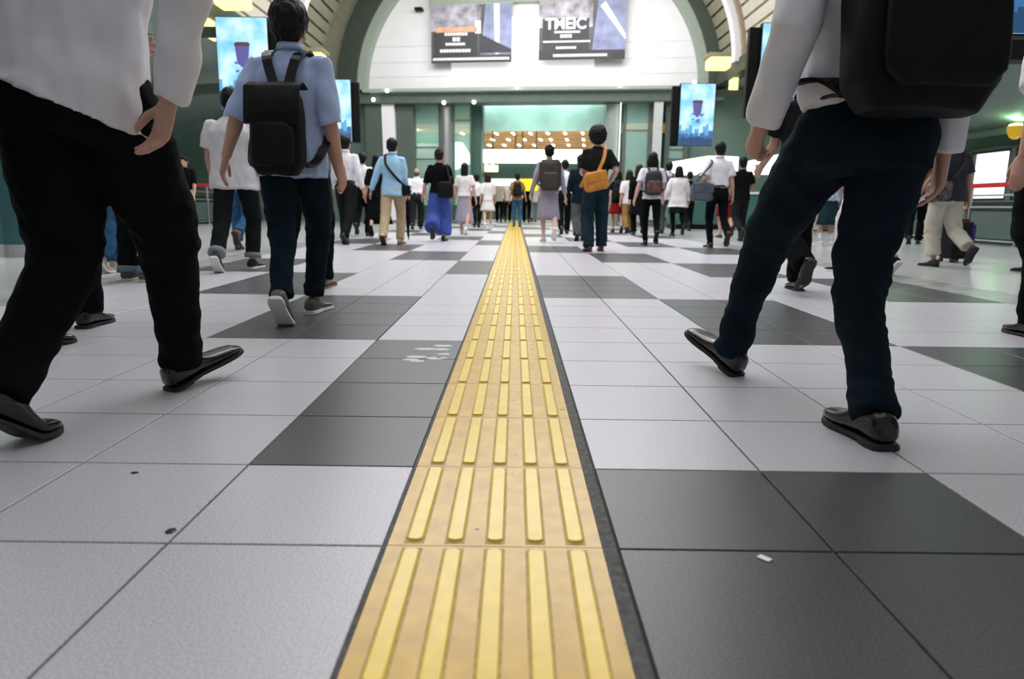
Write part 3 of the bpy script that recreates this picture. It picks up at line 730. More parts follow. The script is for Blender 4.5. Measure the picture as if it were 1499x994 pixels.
def person(label, pos, h=1.70, rz=0.0, gait='rf', arms=None, top=None, bottom=None, shoes=None, hair=None, lean=3, turn=0, tilt=0, wide=.91, lod=1, skin=None, lie=0.0, eyes=False, seed=1, hands=None, root=None):
    arms = arms or {}; top = top or {}; bottom = bottom or {}; shoes = shoes or {}; hair = hair or {}; hands = hands or {}
    g = GAIT[gait] if isinstance(gait, str) else gait
    sc_ = h / 1.70; skin = skin or SKIN
    vb, vc = ((.0055, .0085), (.0085, .0135), (.0125, .018))[lod]
    nseg = (16, 12, 10)[lod]
    o = empty('person', pos, rz); o.scale = (sc_,) * 3; tag(o, label, 'person')
    # ---- feet and legs by two-bone reach
    feet = {}
    for sd, v in g.items():
        x, y, lift, pit = v[:4]; yaw = v[4] if len(v) > 4 else (-8 if sd == 'R' else 8)
        M = Matrix.Rotation(R(yaw), 4, 'Z') @ Matrix.Rotation(R(-pit), 4, 'X')
        if pit > 14: zl = min((M @ Vector((0, .125, -.085))).z, 9)
        else: zl = min((M @ Vector((0, -.06, -.085))).z, (M @ Vector((0, .2, -.085))).z)
        feet[sd] = (Vector((x, y, lift - zl)), M, pit)
    l1, l2 = .425, .415
    pz = min(math.sqrt(max(.01, ((l1 + l2) * .995) ** 2 - feet[s][0].y ** 2 - (abs(feet[s][0].x) - .09) ** 2)) + feet[s][0].z for s in feet) - .004
    pz = min(pz, .925)
    hipc = Vector((0, 0, pz)); legs = {}
    for sd, q in (('R', 1), ('L', -1)):
        hp = hipc + Vector((q * .092 * (wide ** .5), 0, -.01))
        kn, an = ik(hp, feet[sd][0], l1, l2, Vector((q * .12, 1, .15)))
        legs[sd] = (hp, kn, an)
    T = Matrix.Translation(hipc) @ Matrix.Rotation(R(-lean), 4, 'X') @ Matrix.Rotation(R(lie), 4, 'Y')
    W_ = lambda x, y, z: T @ Vector((x, y, z))
    def rg(z, rx, ry, cy=0.0, n=20, pw_=2.4):
        out = []
        for k in range(n):
            a = 2 * math.pi * k / n; c, s = math.cos(a), math.sin(a)
            out.append(W_(rx * abs(c) ** (2 / pw_) * (1 if c >= 0 else -1), cy + ry * abs(s) ** (2 / pw_) * (1 if s >= 0 else -1), z))
        return out
    # ---- arms
    AR = {}
    for sd, q in (('R', 1), ('L', -1)):
        a = arms.get(sd, (15 if sd == 'R' else -15, 8, 18))
        swing, abd, flex = a[:3]; inw = a[3] if len(a) > 3 else 0
        shd = W_(q * .178 * wide, -.01, .465)
        M = T.to_3x3() @ Matrix.Rotation(R(swing), 3, 'X') @ Matrix.Rotation(R(-q * abd), 3, 'Y')
        el = shd + M @ Vector((0, 0, -.285))
        M2 = M @ Matrix.Rotation(R(q * inw), 3, 'Z') @ Matrix.Rotation(R(flex), 3, 'X')
        wr = el + M2 @ Vector((0, 0, -.245))
        AR[sd] = (shd, el, wr, M2)
    # ---- head
    Hm = T @ Matrix.Translation((0, .012, .565)) @ Matrix.Rotation(R(turn), 4, 'Z') @ Matrix.Rotation(R(lean * .7 - tilt), 4, 'X')
    Hp = lambda x, y, z: Hm @ Vector((x, y, z)); H3 = Hm.to_3x3()
    # ---- body: one continuous skin
    b = MB()
    b.loft([rg(-.10, .10, .085, -.01), rg(-.02, .145 * wide, .10, -.01), rg(.08, .135 * wide, .092), rg(.18, .13 * wide, .090), rg(.30, .155 * wide, .10), rg(.40, .165 * wide, .098, -.005), rg(.47, .145 * wide, .075, -.012), rg(.52, .07, .055, -.012)])
    b.tube([W_(0, -.018, .46), Hp(0, -.022, -.02), Hp(0, -.012, .06)], [.062, .054, .056], nseg)
    b.ell(Hp(0, -.008, .125), (.074, .094, .098), H3, 20, 14); b.ell(Hp(0, .022, .065), (.056, .068, .078), H3, 18, 12)
    b.ell(Hp(0, .076, .018), (.026, .020, .020), H3, 10, 8)
    b.tube([Hp(0, .083, .115), Hp(0, .098, .082), Hp(0, .106, .066)], [.008, .011, .014], 8)
    b.ell(Hp(0, .086, .042), (.022, .010, .009), H3, 10, 8); b.ell(Hp(0, .080, .122), (.052, .014, .012), H3, 12, 8)
    for q in (1, -1):
        b.ell(Hp(q * .076, -.006, .085), (.009, .020, .032), H3, 10, 8); b.ell(Hp(q * .048, .058, .062), (.018, .018, .020), H3, 10, 8)
    for sd, q in (('R', 1), ('L', -1)):
        shd, el, wr, M2 = AR[sd]
        b.tube([shd + T.to_3x3() @ Vector((-q * .06, 0, -.01)), shd, shd.lerp(el, .45), el, el.lerp(wr, .3), el.lerp(wr, .75), wr], [.05, .052, .046, .038, .041, .030, .026], nseg)
        hd = hands.get(sd, {})
        nn = M2 @ Vector(hd.get('n', (-q * .9, .35, 0))); dd = M2 @ Vector(hd.get('d', (0, .08, -1)))
        hand(b, wr, dd, nn, hd.get("side", 1 if sd == "R" else -1), hd.get('curl', .5), 1.0, lod == 0, hd.get('fist', False))
        hp, kn, an = legs[sd]
        b.tube([hp + Vector((0, 0, .05)), hp.lerp(kn, .35), hp.lerp(kn, .8), kn, kn.lerp(an, .3), kn.lerp(an, .75), an + Vector((0, 0, .0))], [.078, .074, .054, .050, .052, .036, .032], nseg)
        F = Matrix.Translation(feet[sd][0]) @ feet[sd][1]
        b.tube([F @ Vector((0, -.03, -.04)), F @ Vector((0, .05, -.045)), F @ Vector((0, .12, -.062)), F @ Vector((0, .165, -.066))], [.028, .030, .020, .014], 10, ell=.8)
    me = setm(fuse(b, vb, 3, .5), skin); link('body', me, o)
    if eyes or lod < 2:
        for q in (1, -1):
            e = MB(); e.ell(Hp(q * .031, .079, .100), (.013, .010, .007), H3, 10, 8); link('eye', setm(fuse_raw(e), mat('dark_eye', (.02, .015, .012), .2)), o)
    # ---- trousers / skirt
    bk = bottom.get('kind', 'trousers'); bm_ = bottom.get('mat', C_black); fit = FITS[bottom.get('fit', 'straight')]
    hem = bottom.get('hem', 1.0)
    def folds(co, amp, seed_):
        kz = np.array([c[2] for c in co]); sk2 = co.copy(); sk2[:, 2] += co[:, 0] * .55; n1 = vnoise(sk2, (9, 9, 15), seed_); n2 = vnoise(sk2, (20, 20, 36), seed_ + 3)
        wgt = .45 + .8 * np.exp(-((kz - legs['R'][1].z) / .12) ** 2) + .9 * np.exp(-((kz - .14) / .09) ** 2) + .5 * np.exp(-((kz - pz + .08) / .09) ** 2)
        return (n1 * .8 + n2 * .4) * amp * wgt
    if bk == 'trousers':
        t = MB(); ww = wide
        t.loft([rg(.10, .150 * ww, .108), rg(.04, .160 * ww, .116, -.006), rg(-.04, .172 * ww, .124, -.014), rg(-.11, .165 * ww, .115, -.012)])
        for sd, q in (('R', 1), ('L', -1)):
            hp, kn, an = legs[sd]
            t.ell(hipc + T.to_3x3() @ Vector((q * .072 * ww, -.050, -.035)), (.086, .082, .10))
            d = (an - kn).normalized(); e = kn + d * ((an - kn).length * hem + (.018 if hem >= 1 else 0))
            t.tube([hp + Vector((0, 0, .04)), hp + (kn - hp) * .08, hp.lerp(kn, .45), hp.lerp(kn, .88), kn.lerp(e, .15), kn.lerp(e, .55), kn.lerp(e, .93), e],
                   [fit[0] * .9, fit[0], fit[1], (fit[1] + fit[2]) / 2, fit[2], fit[3], fit[4], fit[4] * .98], nseg + 2)
        me = fuse(t, vc, 3); 
        if lod < 2: warp(me, lambda co: folds(co, .013 if lod == 0 else .011, seed))
        tr = link('trousers', setm(me, bm_), o)
        if bottom.get('cuff'):
            for sd in ('R', 'L'):
                hp, kn, an = legs[sd]; d = (an - kn).normalized(); e = kn + d * ((an - kn).length * hem + (.018 if hem >= 1 else 0))
                t = MB(); t.tube([e - d * .05, e - d * .03, e + d * .004], [fit[4] * 1.05, fit[4] * 1.12, fit[4] * 1.10], 18); c = t.build('cuff', bottom['cuff'], o, smooth=True)
    else:
        L = bottom.get('len', .5); fl = bottom.get('flare', .22); t = MB(); rings = []
        n = 40; mid = (legs['R'][1] + legs['L'][1]) / 2
        for i in range(9):
            k = i / 8; z = .10 - k * L
            rx = .140 + (.155 - .140) * min(1, k * 4) + (fl - .155) * max(0, k - .2) / .8; ry = .10 + .02 * min(1, k * 4) + (fl * .78 - .12) * max(0, k - .2) / .8
            ring = []
            for j in range(n):
                a = 2 * math.pi * j / n; w_ = 1 + .055 * k * math.sin(a * 9 + seed) + .03 * k * math.sin(a * 4 + 2)
                p = W_(rx * w_ * math.cos(a), ry * w_ * math.sin(a) + (mid.y * .55) * k * k, z); ring.append(p)
            rings.append(ring)
        t.loft(rings); sk = t.build('skirt', bm_, o, smooth=True)
    # ---- shirt / coat
    tk = top.get('kind', 'shirt'); tm = top.get('mat', C_white); ww = wide * top.get('loose', 1.0)
    hz = top.get('hem', -.10); sl = top.get('sleeve', 'short'); s_ = MB()
    tuck = top.get('tuck', False)
    if tuck:
        rings = [rg(.055, .156 * wide, .116, -.004), rg(.085, .164 * ww, .122), rg(.125, .172 * ww, .125), rg(.19, .165 * ww, .120), rg(.30, .180 * ww, .126), rg(.39, .186 * ww, .122, -.004)]
    else:
        fl_ = top.get('flare', 1.0)
        rings = []
        slt = top.get('slant', 0)
        if slt: rings += [[p + T.to_3x3() @ Vector((0, 0, slt * (T.inverted() @ p).x)) for p in rg(hz, .196 * ww * fl_, .145 * fl_, -.012)]]
        elif hz < -.15: rings += [rg(hz, .205 * ww * fl_, .150 * fl_, -.01), rg((hz - .08) / 2, .190 * ww * (1 + fl_) / 2, .140, -.008)]
        else: rings += [rg(hz, .190 * ww * fl_, .142 * fl_, -.012)]
        rings += [rg(max(hz + .05, -.02), .183 * ww, .136, -.008), rg(.10, .172 * ww, .126), rg(.20, .168 * ww, .122), rg(.30, .182 * ww, .126), rg(.39, .187 * ww, .122, -.004)]
    rings += [rg(.455, .168 * wide, .098, -.010), rg(.50, .115 * wide, .074, -.012), rg(.535, .066, .060, -.012), rg(.548, .060, .056, -.010)]
    s_.loft(rings)
    for sd, q in (('R', 1), ('L', -1)):
        shd, el, wr, M2 = AR[sd]
        ins = shd + T.to_3x3() @ Vector((-q * .07, 0, -.03))
        lw = top.get('loose', 1.0)
        s_.ell(shd + T.to_3x3() @ Vector((-q * .016, 0, -.012)), (.066, .064, .060), T.to_3x3(), 14, 10)
        if sl == 'short': e = shd.lerp(el, .78); s_.tube([ins, shd, shd.lerp(el, .4), e], [.048, .062, .070 * lw, .076 * lw], nseg)
        elif sl == 'elbow': e = el.lerp(wr, .12); s_.tube([ins, shd, shd.lerp(el, .5), el, e], [.048, .062, .067 * lw, .062 * lw, .066 * lw], nseg)
        elif sl == 'rolled': e = el.lerp(wr, .38); s_.tube([ins, shd, shd.lerp(el, .5), el, e], [.048, .061, .063 * lw, .056 * lw, .054 * lw], nseg)
        elif sl == 'long': s_.tube([ins, shd, shd.lerp(el, .5), el, el.lerp(wr, .6), wr], [.048, .061, .062 * lw, .054 * lw, .046 * lw, .040 * lw], nseg)
    me = fuse(s_, vc, 3)
    if lod < 2:
        def sf(co):
            n1 = vnoise(co * np.array([1, 1, 1]) + np.stack([co[:, 2] * .4, co[:, 2] * 0, -co[:, 0] * .5], 1), (10, 9, 7), seed + 5); n2 = vnoise(co, (24, 20, 12), seed + 8)
            rel = co[:, 2] - pz
            return (n1 * .9 + n2 * .45) * (.012 if lod == 0 else .010) * np.clip(1.4 - rel * 1.3, .5, 1.5)
        warp(me, sf)
    link({'coat': 'coat', 'tee': 'tee_shirt', 'dress': 'dress'}.get(tk, 'shirt'), setm(me, tm), o)
    if tk == 'shirt' and lod < 2:
        c = MB(); n = 24; rings = []
        for z, rx, ry in ((.535, .068, .064), (.575, .060, .060), (.578, .064, .064), (.535, .078, .074)):
            rings.append(rg(z, rx, ry, -.010, n, 2.0))
        c.loft(rings + [rings[0]], cap=False); c.build('collar', tm, o, smooth=True)
    if tuck and bk == 'trousers':
        c = MB(); c.loft([rg(.066, .160 * wide, .119, -.004, 28), rg(.070, .166 * wide, .123, -.004, 28), rg(.100, .164 * wide, .121, -.002, 28), rg(.104, .156 * wide, .114, -.002, 28)]); c.build('belt', L_black, o, smooth=True)
    # ---- shoes
    sk_ = shoes.get('kind', 'leather'); sm = shoes.get('mat', L_black); so = shoes.get('sole', S_black)
    for sd in ('R', 'L'):
        pos_, M, pit = feet[sd]; F = Matrix.Translation(pos_) @ M
        def bend(p):
            if pit > 14 and p.y > .12:
                a = R(min(pit, 55) * (.95 if g[sd][2] < .03 else .45)); q = Matrix.Translation((0, .12, -.085)) @ Matrix.Rotation(a, 4, 'X') @ Matrix.Translation((0, -.12, .085)); p = q @ p
            return F @ p
        def sec(y, wl, z0, z1, n=16, pw_=2.5, bias=0.0):
            out = []
            for k in range(n):
                a = 2 * math.pi * k / n; c, s = math.cos(a), math.sin(a)
                out.append(bend(Vector((bias + wl * abs(c) ** (2 / pw_) * (1 if c >= 0 else -1) * (1.0 if s < 0 else .94), y, (z0 + z1) / 2 + (z1 - z0) / 2 * abs(s) ** (2 / pw_) * (1 if s >= 0 else -1)))))
            return out
        u = MB(); q = 1 if sd == 'R' else -1; tk_ = .016 if sk_ == 'leather' else .022
        zb = -.085 + tk_
        high = .0 if sk_ != 'pump' else -.03
        secs = [(-.074, .022, zb + .01, -.030), (-.068, .032, zb, -.004 + high), (-.045, .039, zb, .012 + high), (.0, .041, zb, .016 + high), (.035, .041, zb, .004 + high * .6), (.07, .043, zb, -.020 + high * .4), (.105, .047, zb, -.034), (.14, .047, zb, -.040), (.17, .043, zb, -.044), (.19, .036, zb, -.048), (.206, .022, zb, -.056)]
        u.loft([sec(y, wl, a, c, bias=-q * .012 * math.sin(max(0, y) / .2 * math.pi)) for y, wl, a, c in secs])
        uo = u.build('shoe', sm, o, smooth=True)
        s2 = MB(); s2.loft([sec(y, wl + .004, -.085 if y < -.01 or y > .08 or sk_ != 'leather' else -.080, zb + .002, 16, 4, -q * .012 * math.sin(max(0, y) / .2 * math.pi)) for y, wl, a, c in ((-.079, .022, 0, 0), (-.072, .033, 0, 0), (-.045, .040, 0, 0), (-.012, .040, 0, 0), (-.008, .038, 0, 0), (.035, .037, 0, 0), (.085, .041, 0, 0), (.105, .046, 0, 0), (.14, .047, 0, 0), (.17, .042, 0, 0), (.195, .031, 0, 0), (.212, .017, 0, 0))])
        s2.build('sole', so, uo, smooth=False)
        if sk_ != 'pump' and lod < 2:
            l_ = MB()
            for yy in (.045, .062, .079):
                zt = -.018 - (yy - .045) * .55
                l_.ribbon([bend(Vector((-.022, yy, zt - .012))), bend(Vector((0, yy, zt + .002))), bend(Vector((.022, yy, zt - .012)))], .008, .004, Vector((0, 1, 0)))
            l_.build('laces', S_white if sk_ == 'sneaker' else S_black, uo)
    if shoes.get('sock'):
        for sd in ('R', 'L'):
            hp, kn, an = legs[sd]; t = MB(); t.tube([kn.lerp(an, .62), an], [.044, .040], 14); t.build('sock', shoes['sock'], o, smooth=True)
    if shoes.get('stockings'):
        for sd in ('R', 'L'):
            hp, kn, an = legs[sd]; t = MB(); t.tube([hp.lerp(kn, .3), hp.lerp(kn, .8), kn, kn.lerp(an, .3), kn.lerp(an, .75), an], [.082, .062, .058, .059, .043, .038], 14); t.build('stocking', shoes['stockings'], o, smooth=True)
    # ---- hair / hat
    hs = hair.get('style', 'short'); hm = hair.get('mat', HAIR); x = MB()
    if hs in ('short', 'bob', 'long', 'bun', 'ponytail', 'curly', 'bald'):
        k = hair.get('k', 1.07) if hs != 'curly' else 1.5
        if hs != 'bald': x.ell(Hp(0, -.020, .143), (.084 * k, .098 * k, .094 * k), H3, 22, 14)
        x.ell(Hp(0, -.046, .092), (.078 * k, .066 * k, .072), H3, 18, 12)
        if hs in ('short', 'curly', 'bald'): x.ell(Hp(0, -.052, .045), (.056 * k, .042 * k, .046), H3, 14, 10)
        if hs == 'short': x.ell(Hp(.0, .045, .182), (.058, .042, .036), H3, 14, 10)
        if hs == 'bob': x.loft([[Hp(rx * math.cos(a * math.pi / 10), cy + ry * math.sin(a * math.pi / 10), z) for a in range(20)] for z, rx, ry, cy in ((-.045, .090, .058, -.042), (-.03, .108, .072, -.040), (.04, .112, .084, -.036), (.10, .102, .090, -.028), (.15, .090, .09, -.024))])
        if hs == 'long': x.loft([[Hp(rx * math.cos(a * math.pi / 10), cy + ry * math.sin(a * math.pi / 10), z) for a in range(20)] for z, rx, ry, cy in ((-.20, .045, .022, -.085), (-.15, .080, .034, -.080), (-.05, .088, .048, -.058), (.03, .094, .070, -.040), (.09, .090, .080, -.026))])
        if hs == 'bun': x.ell(Hp(0, -.075, .20), (.045, .042, .042), H3, 14, 10)
        if hs == 'ponytail': x.tube([Hp(0, -.10, .12), Hp(0, -.135, .09), Hp(0, -.135, .0), Hp(0, -.105, -.10)], [.022, .03, .032, .012], 10)
        me = fuse(x, min(vb * 1.15, .011), 2)
        def hf(co):
            c0 = np.array(Hp(0, -.02, .12)); return vnoise(co, (46, 46, 24), seed) * (.007 if hs != 'curly' else .013) + vnoise(co, (90, 90, 40), seed + 2) * .003
        warp(me, hf); link('hair', setm(me, hm), o)
    elif hs == 'bucket':
        x.loft([[Hp(rx * math.cos(a * math.pi / 12), -.012 + rx * 1.12 * math.sin(a * math.pi / 12), z + .018 * math.sin(a * math.pi / 12 * 2) * (1 if rx > .12 else 0)) for a in range(24)] for z, rx in ((.085, .150), (.092, .152), (.128, .100), (.150, .096), (.225, .086), (.240, .070), (.243, .02))])
        x.build('bucket_hat', hm, o, smooth=True)
        x = MB(); x.ell(Hp(0, -.045, .06), (.072, .055, .075), H3); x.build('hair', HAIR, o, smooth=True)
    bpy.context.view_layer.update()
    Mw = Matrix.Translation(o.location) @ Matrix.Rotation(rz, 4, 'Z') @ Matrix.Diagonal((sc_, sc_, sc_, 1))
    return dict(o=o, M=Mw, T=T, arms=AR, legs=legs, pz=pz, feet=feet, W=lambda x, y, z: Mw @ (T @ Vector((x, y, z))), P=lambda v: Mw @ v, wrist=lambda sd: Mw @ AR[sd][2], rz=rz, s=sc_, TW=Mw @ T)

def fuse_raw(mb):
    me = bpy.data.meshes.new('m'); mb.bm.to_mesh(me); mb.bm.free(); me.polygons.foreach_set('use_smooth', [True] * len(me.polygons)); return me

# ------------------------------------------------------------------ bags (each a thing of its own, laid against its wearer)
def bag_root(name, p, local, label, cat, group=None):
    loc = p['TW'] @ Vector(local)
    o = empty(name, loc); o.matrix_world = Matrix.Translation(loc) @ (p['TW'].to_3x3().to_4x4()); tag(o, label, cat, group)
    return o
def softbox(mb, c, sx, sy, sz, taper=1.0, pw_=5, n=28, sag=0.0):
    rings = []
    for i in range(9):
        k = i / 8; z = c[2] - sz / 2 + sz * k; e = 1 - .16 * abs(2 * k - 1) ** 4; t = taper + (1 - taper) * (1 - k)
        if i in (0, 8): e *= .86
        ring = []
        for j in range(n):
            a = 2 * math.pi * j / n; cc, ss = math.cos(a), math.sin(a)
            ring.append(Vector((c[0] + sx / 2 * e * t * abs(cc) ** (2 / pw_) * (1 if cc >= 0 else -1), c[1] + sy / 2 * e * (1 - .3 * (1 - e)) * abs(ss) ** (2 / pw_) * (1 if ss >= 0 else -1) * (1 + sag * (1 - k)), z)))
        rings.append(ring)
    mb.loft(rings)
def backpack(p, label, m_, w=.29, d=.14, hh=.42, z=.28, flap=False, strap_m=None, y0=-.135, accent=None, taper=.9, shape='box', vx=.055):
    o = bag_root('backpack', p, (0, 0, 0), label, 'backpack'); strap_m = strap_m or m_
    b = MB(); softbox(b, (0, y0 - d / 2, z), w, d, hh, taper, 4.2 if shape == 'box' else 2.6); me = fuse(b, .009, 2)
    warp(me, lambda co: vnoise(co, (12, 12, 9), 3) * .006); link('body', setm(me, m_), o)
    b = MB(); softbox(b, (0, y0 - d - .012, z - hh * .17), w * .78, .045, hh * .5, .95, 4); b.build('front_pocket', accent or m_, o, smooth=True)
    if flap:
        b = MB(); b.loft([[Vector((s1 * w * .49, y0 - d * t1, zz)) for s1 in (-1, -.5, 0, .5, 1)] + [Vector((s1 * w * .49, y0 - d * t1 - .012, zz + .008)) for s1 in (1, .5, 0, -.5, -1)] for t1, zz in ((-.0, z + hh * .50), (.5, z + hh * .54), (1.02, z + hh * .46), (1.10, z + hh * .2), (1.10, z + hh * .05))]); b.build('flap', m_, o, smooth=True)
    b = MB(); b.tube([(-.035, y0 - .02, z + hh / 2 - .01), (-.02, y0 - .02, z + hh / 2 + .035), (.02, y0 - .02, z + hh / 2 + .035), (.035, y0 - .02, z + hh / 2 - .01)], .008, 8, Vector((0, 1, 0))); b.build('grab_handle', strap_m, o)
    for q in (1, -1):
        b = MB(); b.strap([(q * vx, y0 + .0, z + hh * .40), (q * .075, y0 + .005, .46), (q * .09, -.075, .515), (q * .095, -.01, .535), (q * .10, .075, .50), (q * .115, .128, .42), (q * .125, .142, .30), (q * .165, .118, .18), (q * .206, .02, .13), (q * .175, y0 + .03, z - hh * .30), (q * .120, y0 - .01, z - hh * .38)], .05, .011); b.build('strap', strap_m, o, smooth=False)
    return o
def sling(p, label, m_, c, size, side=1, strap_m=None, sw=.035, name='shoulder_bag', cross=True, tilt=0, flapm=None):
    """bag on the hip with its strap over a shoulder; side = hip side, the strap goes over the other shoulder when cross"""
    o = bag_root(name, p, (0, 0, 0), label, 'bag'); strap_m = strap_m or m_
    b = MB(); softbox(b, (0, 0, 0), *size, .86, 3.0, sag=.12); me = fuse(b, .010, 2); warp(me, lambda co: vnoise(co, (11, 11, 11), 7) * .008)
    me.transform(Matrix.Translation(c) @ Matrix.Rotation(R(tilt), 4, 'Y')); link('body', setm(me, m_), o)
    b = MB(); b.box((-size[0] * .42, -size[1] * .56, -size[2] * .05), (size[0] * .42, -size[1] * .50, size[2] * .44), .004); me2 = fuse_raw(b); me2.transform(Matrix.Translation(c) @ Matrix.Rotation(R(tilt), 4, 'Y')); link('flap', setm(me2, flapm or m_), o)
    s = -side if cross else side; cx, cy, cz = c; t = Vector((0, 0, 0))
    top = (s * .105, -.01, .545) if cross else (side * .155, -.01, .512)
    up1 = Vector((cx - side * -0 + s * size[0] * .30, cy + .0, cz + size[2] * .44)); up2 = Vector((cx + side * size[0] * .30, cy + .02, cz + size[2] * .44))
    if cross:
        pts = [up1 + Vector((0, 0, -.03)), up1, Vector((s * .02 + cx * .35, -.158, .20)), Vector((s * .065, -.142, .36)), Vector((s * .095, -.092, .49)), Vector(top), Vector((s * .095, .075, .50)), Vector((s * .05, .140, .36)), Vector((side * .06, .150, .20)), Vector((side * .16, .105, .06)), Vector((side * .215, .03, .0)), up2, up2 + Vector((0, 0, -.03))]
    else:
        pts = [up1 + Vector((0, 0, -.03)), up1, Vector((top[0] + .02 * side, -.105, .42)), Vector((top[0], -.07, .50)), Vector(top), Vector((top[0], .06, .49)), Vector((top[0] + .03 * side, .11, .36)), up2 + Vector((0, .04, .1)), up2, up2 + Vector((0, 0, -.03))]
    b = MB(); b.strap(pts, sw, .009, Vector((.6 * side, .25, .25)) if cross else Vector((1, 0, 0))); b.build('strap', strap_m, o)
    return o
def handbag(p, sd, label, m_, size, name='tote_bag', drop=.12, handle_m=None, yaw=0, cat='bag', pw_=4, off=(0, 0, 0), accent=None):
    """bag carried in a hand: hangs straight down from the fingers"""
    wr = p['wrist'](sd); hd = p['M'].to_3x3() @ (p['arms'][sd][3] @ Vector((0, .08, -1))); grip = wr + hd.normalized() * .085 * p['s'] + Vector(off)
    o = empty(name, grip - Vector((0, 0, drop + size[2])), p['rz'] + yaw); tag(o, label, cat)
    b = MB(); softbox(b, (0, 0, size[2] / 2), *size, 1.0 if name != 'tote_bag' else 1.04, pw_); me = fuse(b, .010, 2); warp(me, lambda co: vnoise(co, (9, 9, 6), 4) * .009); link('body', setm(me, m_), o)
    for q in (-1, 1):
        b = MB(); hw = size[0] * .22
        b.tube([(-hw, q * size[1] * .3, size[2] - .03), (-hw * .9, q * size[1] * .28, size[2] + drop * .5), (-hw * .3, q * .01, size[2] + drop), (hw * .3, q * .01, size[2] + drop), (hw * .9, q * size[1] * .28, size[2] + drop * .5), (hw, q * size[1] * .3, size[2] - .03)], .007, 8, Vector((0, 1, 0))); b.build('handle', handle_m or m_, o)
    if accent:
        b = MB(); b.box((-size[0] * .4, -size[1] * .54, size[2] * .12), (size[0] * .4, -size[1] * .48, size[2] * .55), .006); b.build('pocket', accent, o)
    return o
# ------------------------------------------------------------------ the two nearest men
def local_foot(heel, pos, rz, s, yaw, lift, pitch):
    v = Matrix.Rotation(-rz, 3, 'Z') @ (Vector(heel) - Vector(pos)) / s
    t = Matrix.Rotation(R(yaw), 3, 'Z') @ Vector((0, .06, 0))
    return (v.x + t.x, v.y + t.y, lift, pitch, yaw)
s_ = 1.80 / 1.7; pos = Vector((1.055, 2.13, 0)); rz = R(3)
P26 = person('nearest man at right in navy trousers and black shoes, carrying a black backpack', pos, 1.80, rz,
    dict(R=local_foot(ground(1293, 658), pos, rz, s_, -1, 0, 0), L=local_foot(ground(1088, 553), pos, rz, s_, 26, 0, -24)),
    arms=dict(L=(-26, 17, 62, 5), R=(-10, 3, 20)), hands=dict(L=dict(curl=1.25, fist=True)), top=dict(mat=C_white, sleeve='long', tuck=True, loose=1.08),
    bottom=dict(mat=C_navy, fit='tailored'), shoes=dict(mat=L_black), hair=dict(style='short'), lod=0, lean=5, wide=1.06, seed=11)
backpack(P26, 'large black backpack on the nearest man at right', L_blk, w=.38, d=.18, hh=.54, z=.27, flap=True)
s_ = 1.78 / 1.7; pos = Vector((-1.165, 1.97, 0)); rz = R(-8)
P1 = person('nearest man at left, white shirt hanging loose over black trousers, striding', pos, 1.78, rz,
    dict(R=local_foot(ground(243, 574), pos, rz, s_, -22, 0, -17), L=(-.05, -.27, 0, 36, -6)),
    arms=dict(R=(-6, 33, 44, 80), L=(34, 8, 60, 10)), top=dict(mat=C_white, sleeve='long', hem=-.035, slant=-.36, loose=1.06), bottom=dict(mat=C_black, fit='thigh'), shoes=dict(mat=L_black), hair=dict(style='short'), lod=0, lean=5, lie=3, wide=1.0, seed=23)
sling(P1, 'black shoulder bag of the nearest man at left, at the left edge', L_blk, (-.215, -.25, -.14), (.32, .13, .40), side=-1, cross=False, sw=.045)

# ------------------------------------------------------------------ everyone else: body centre px, lowest foot py, head top py (None: height given)
def put(label, px, fy, hy=None, gait='rf', ref=None, h=None, rz=0.0, dY=0.0, **k):
    g = GAIT[gait]; ref = ref or min(g, key=lambda s: g[s][1] + 9 * g[s][2]); fyl = g[ref][1] + (.10 if g[ref][3] > 14 else -.05)
    Yf = ground(px, fy).y + dY; Y = Yf - math.cos(R(rz)) * fyl
    q = at(px, 300, Y)
    if h is None:
        z = at(px, hy, Y).z; h = max(1.50, min(1.84, z * 1.015))
    lod = k.pop('lod', 1 if Y < 13.5 else 2)
    return person(label, Vector((q.x, Y, 0)), h, R(rz), gait, lod=lod, **k)

GAIT['blue'] = dict(R=(.045, .12, 0, 0), L=(.03, -.36, 0, 52, 4))
P2 = put('man in pale blue shirt wearing a black leather backpack, left of the strip', 432, 474, 4, 'blue', rz=-2, top=dict(mat=C_blue, sleeve='elbow', hem=-.13, loose=1.08), bottom=dict(mat=C_navy, fit='tailored', hem=.97),
    arms=dict(L=(-14, 19, 14), R=(-6, 9, 18)), shoes=dict(kind='sneaker', mat=mat('grey_sneaker', (.10, .10, .10), .5), sole=S_white), hair=dict(style='short', k=1.22), lod=0, lean=4, wide=.96, seed=31, skin=SKIN)
backpack(P2, 'black leather backpack on the man in the pale blue shirt', L_blk, w=.29, d=.13, hh=.44, z=.085, flap=True, strap_m=L_black, y0=-.15, vx=.018)
P1b = put('person in black trousers and black shoes right behind the nearest man at left', 112, 500, None, 'lf', h=1.70, rz=-4, top=dict(mat=C_offw, sleeve='short'), bottom=dict(mat=C_black), hair=dict(style='short'), seed=41)
P3 = put('man in loose white shirt and black jeans with grey turned-up hems', 346, 394, None, 'rf', ref='R', h=1.64, rz=2, top=dict(mat=C_white, sleeve='short', hem=-.14, loose=1.14), bottom=dict(mat=C_char, fit='straight', hem=.93, cuff=cloth('grey_turn_up', (.25, .29, .31))), shoes=dict(kind='sneaker', mat=S_black, sole=S_white), arms=dict(L=(8, 10, 30), R=(-8, 8, 20)), wide=1.1, seed=43)
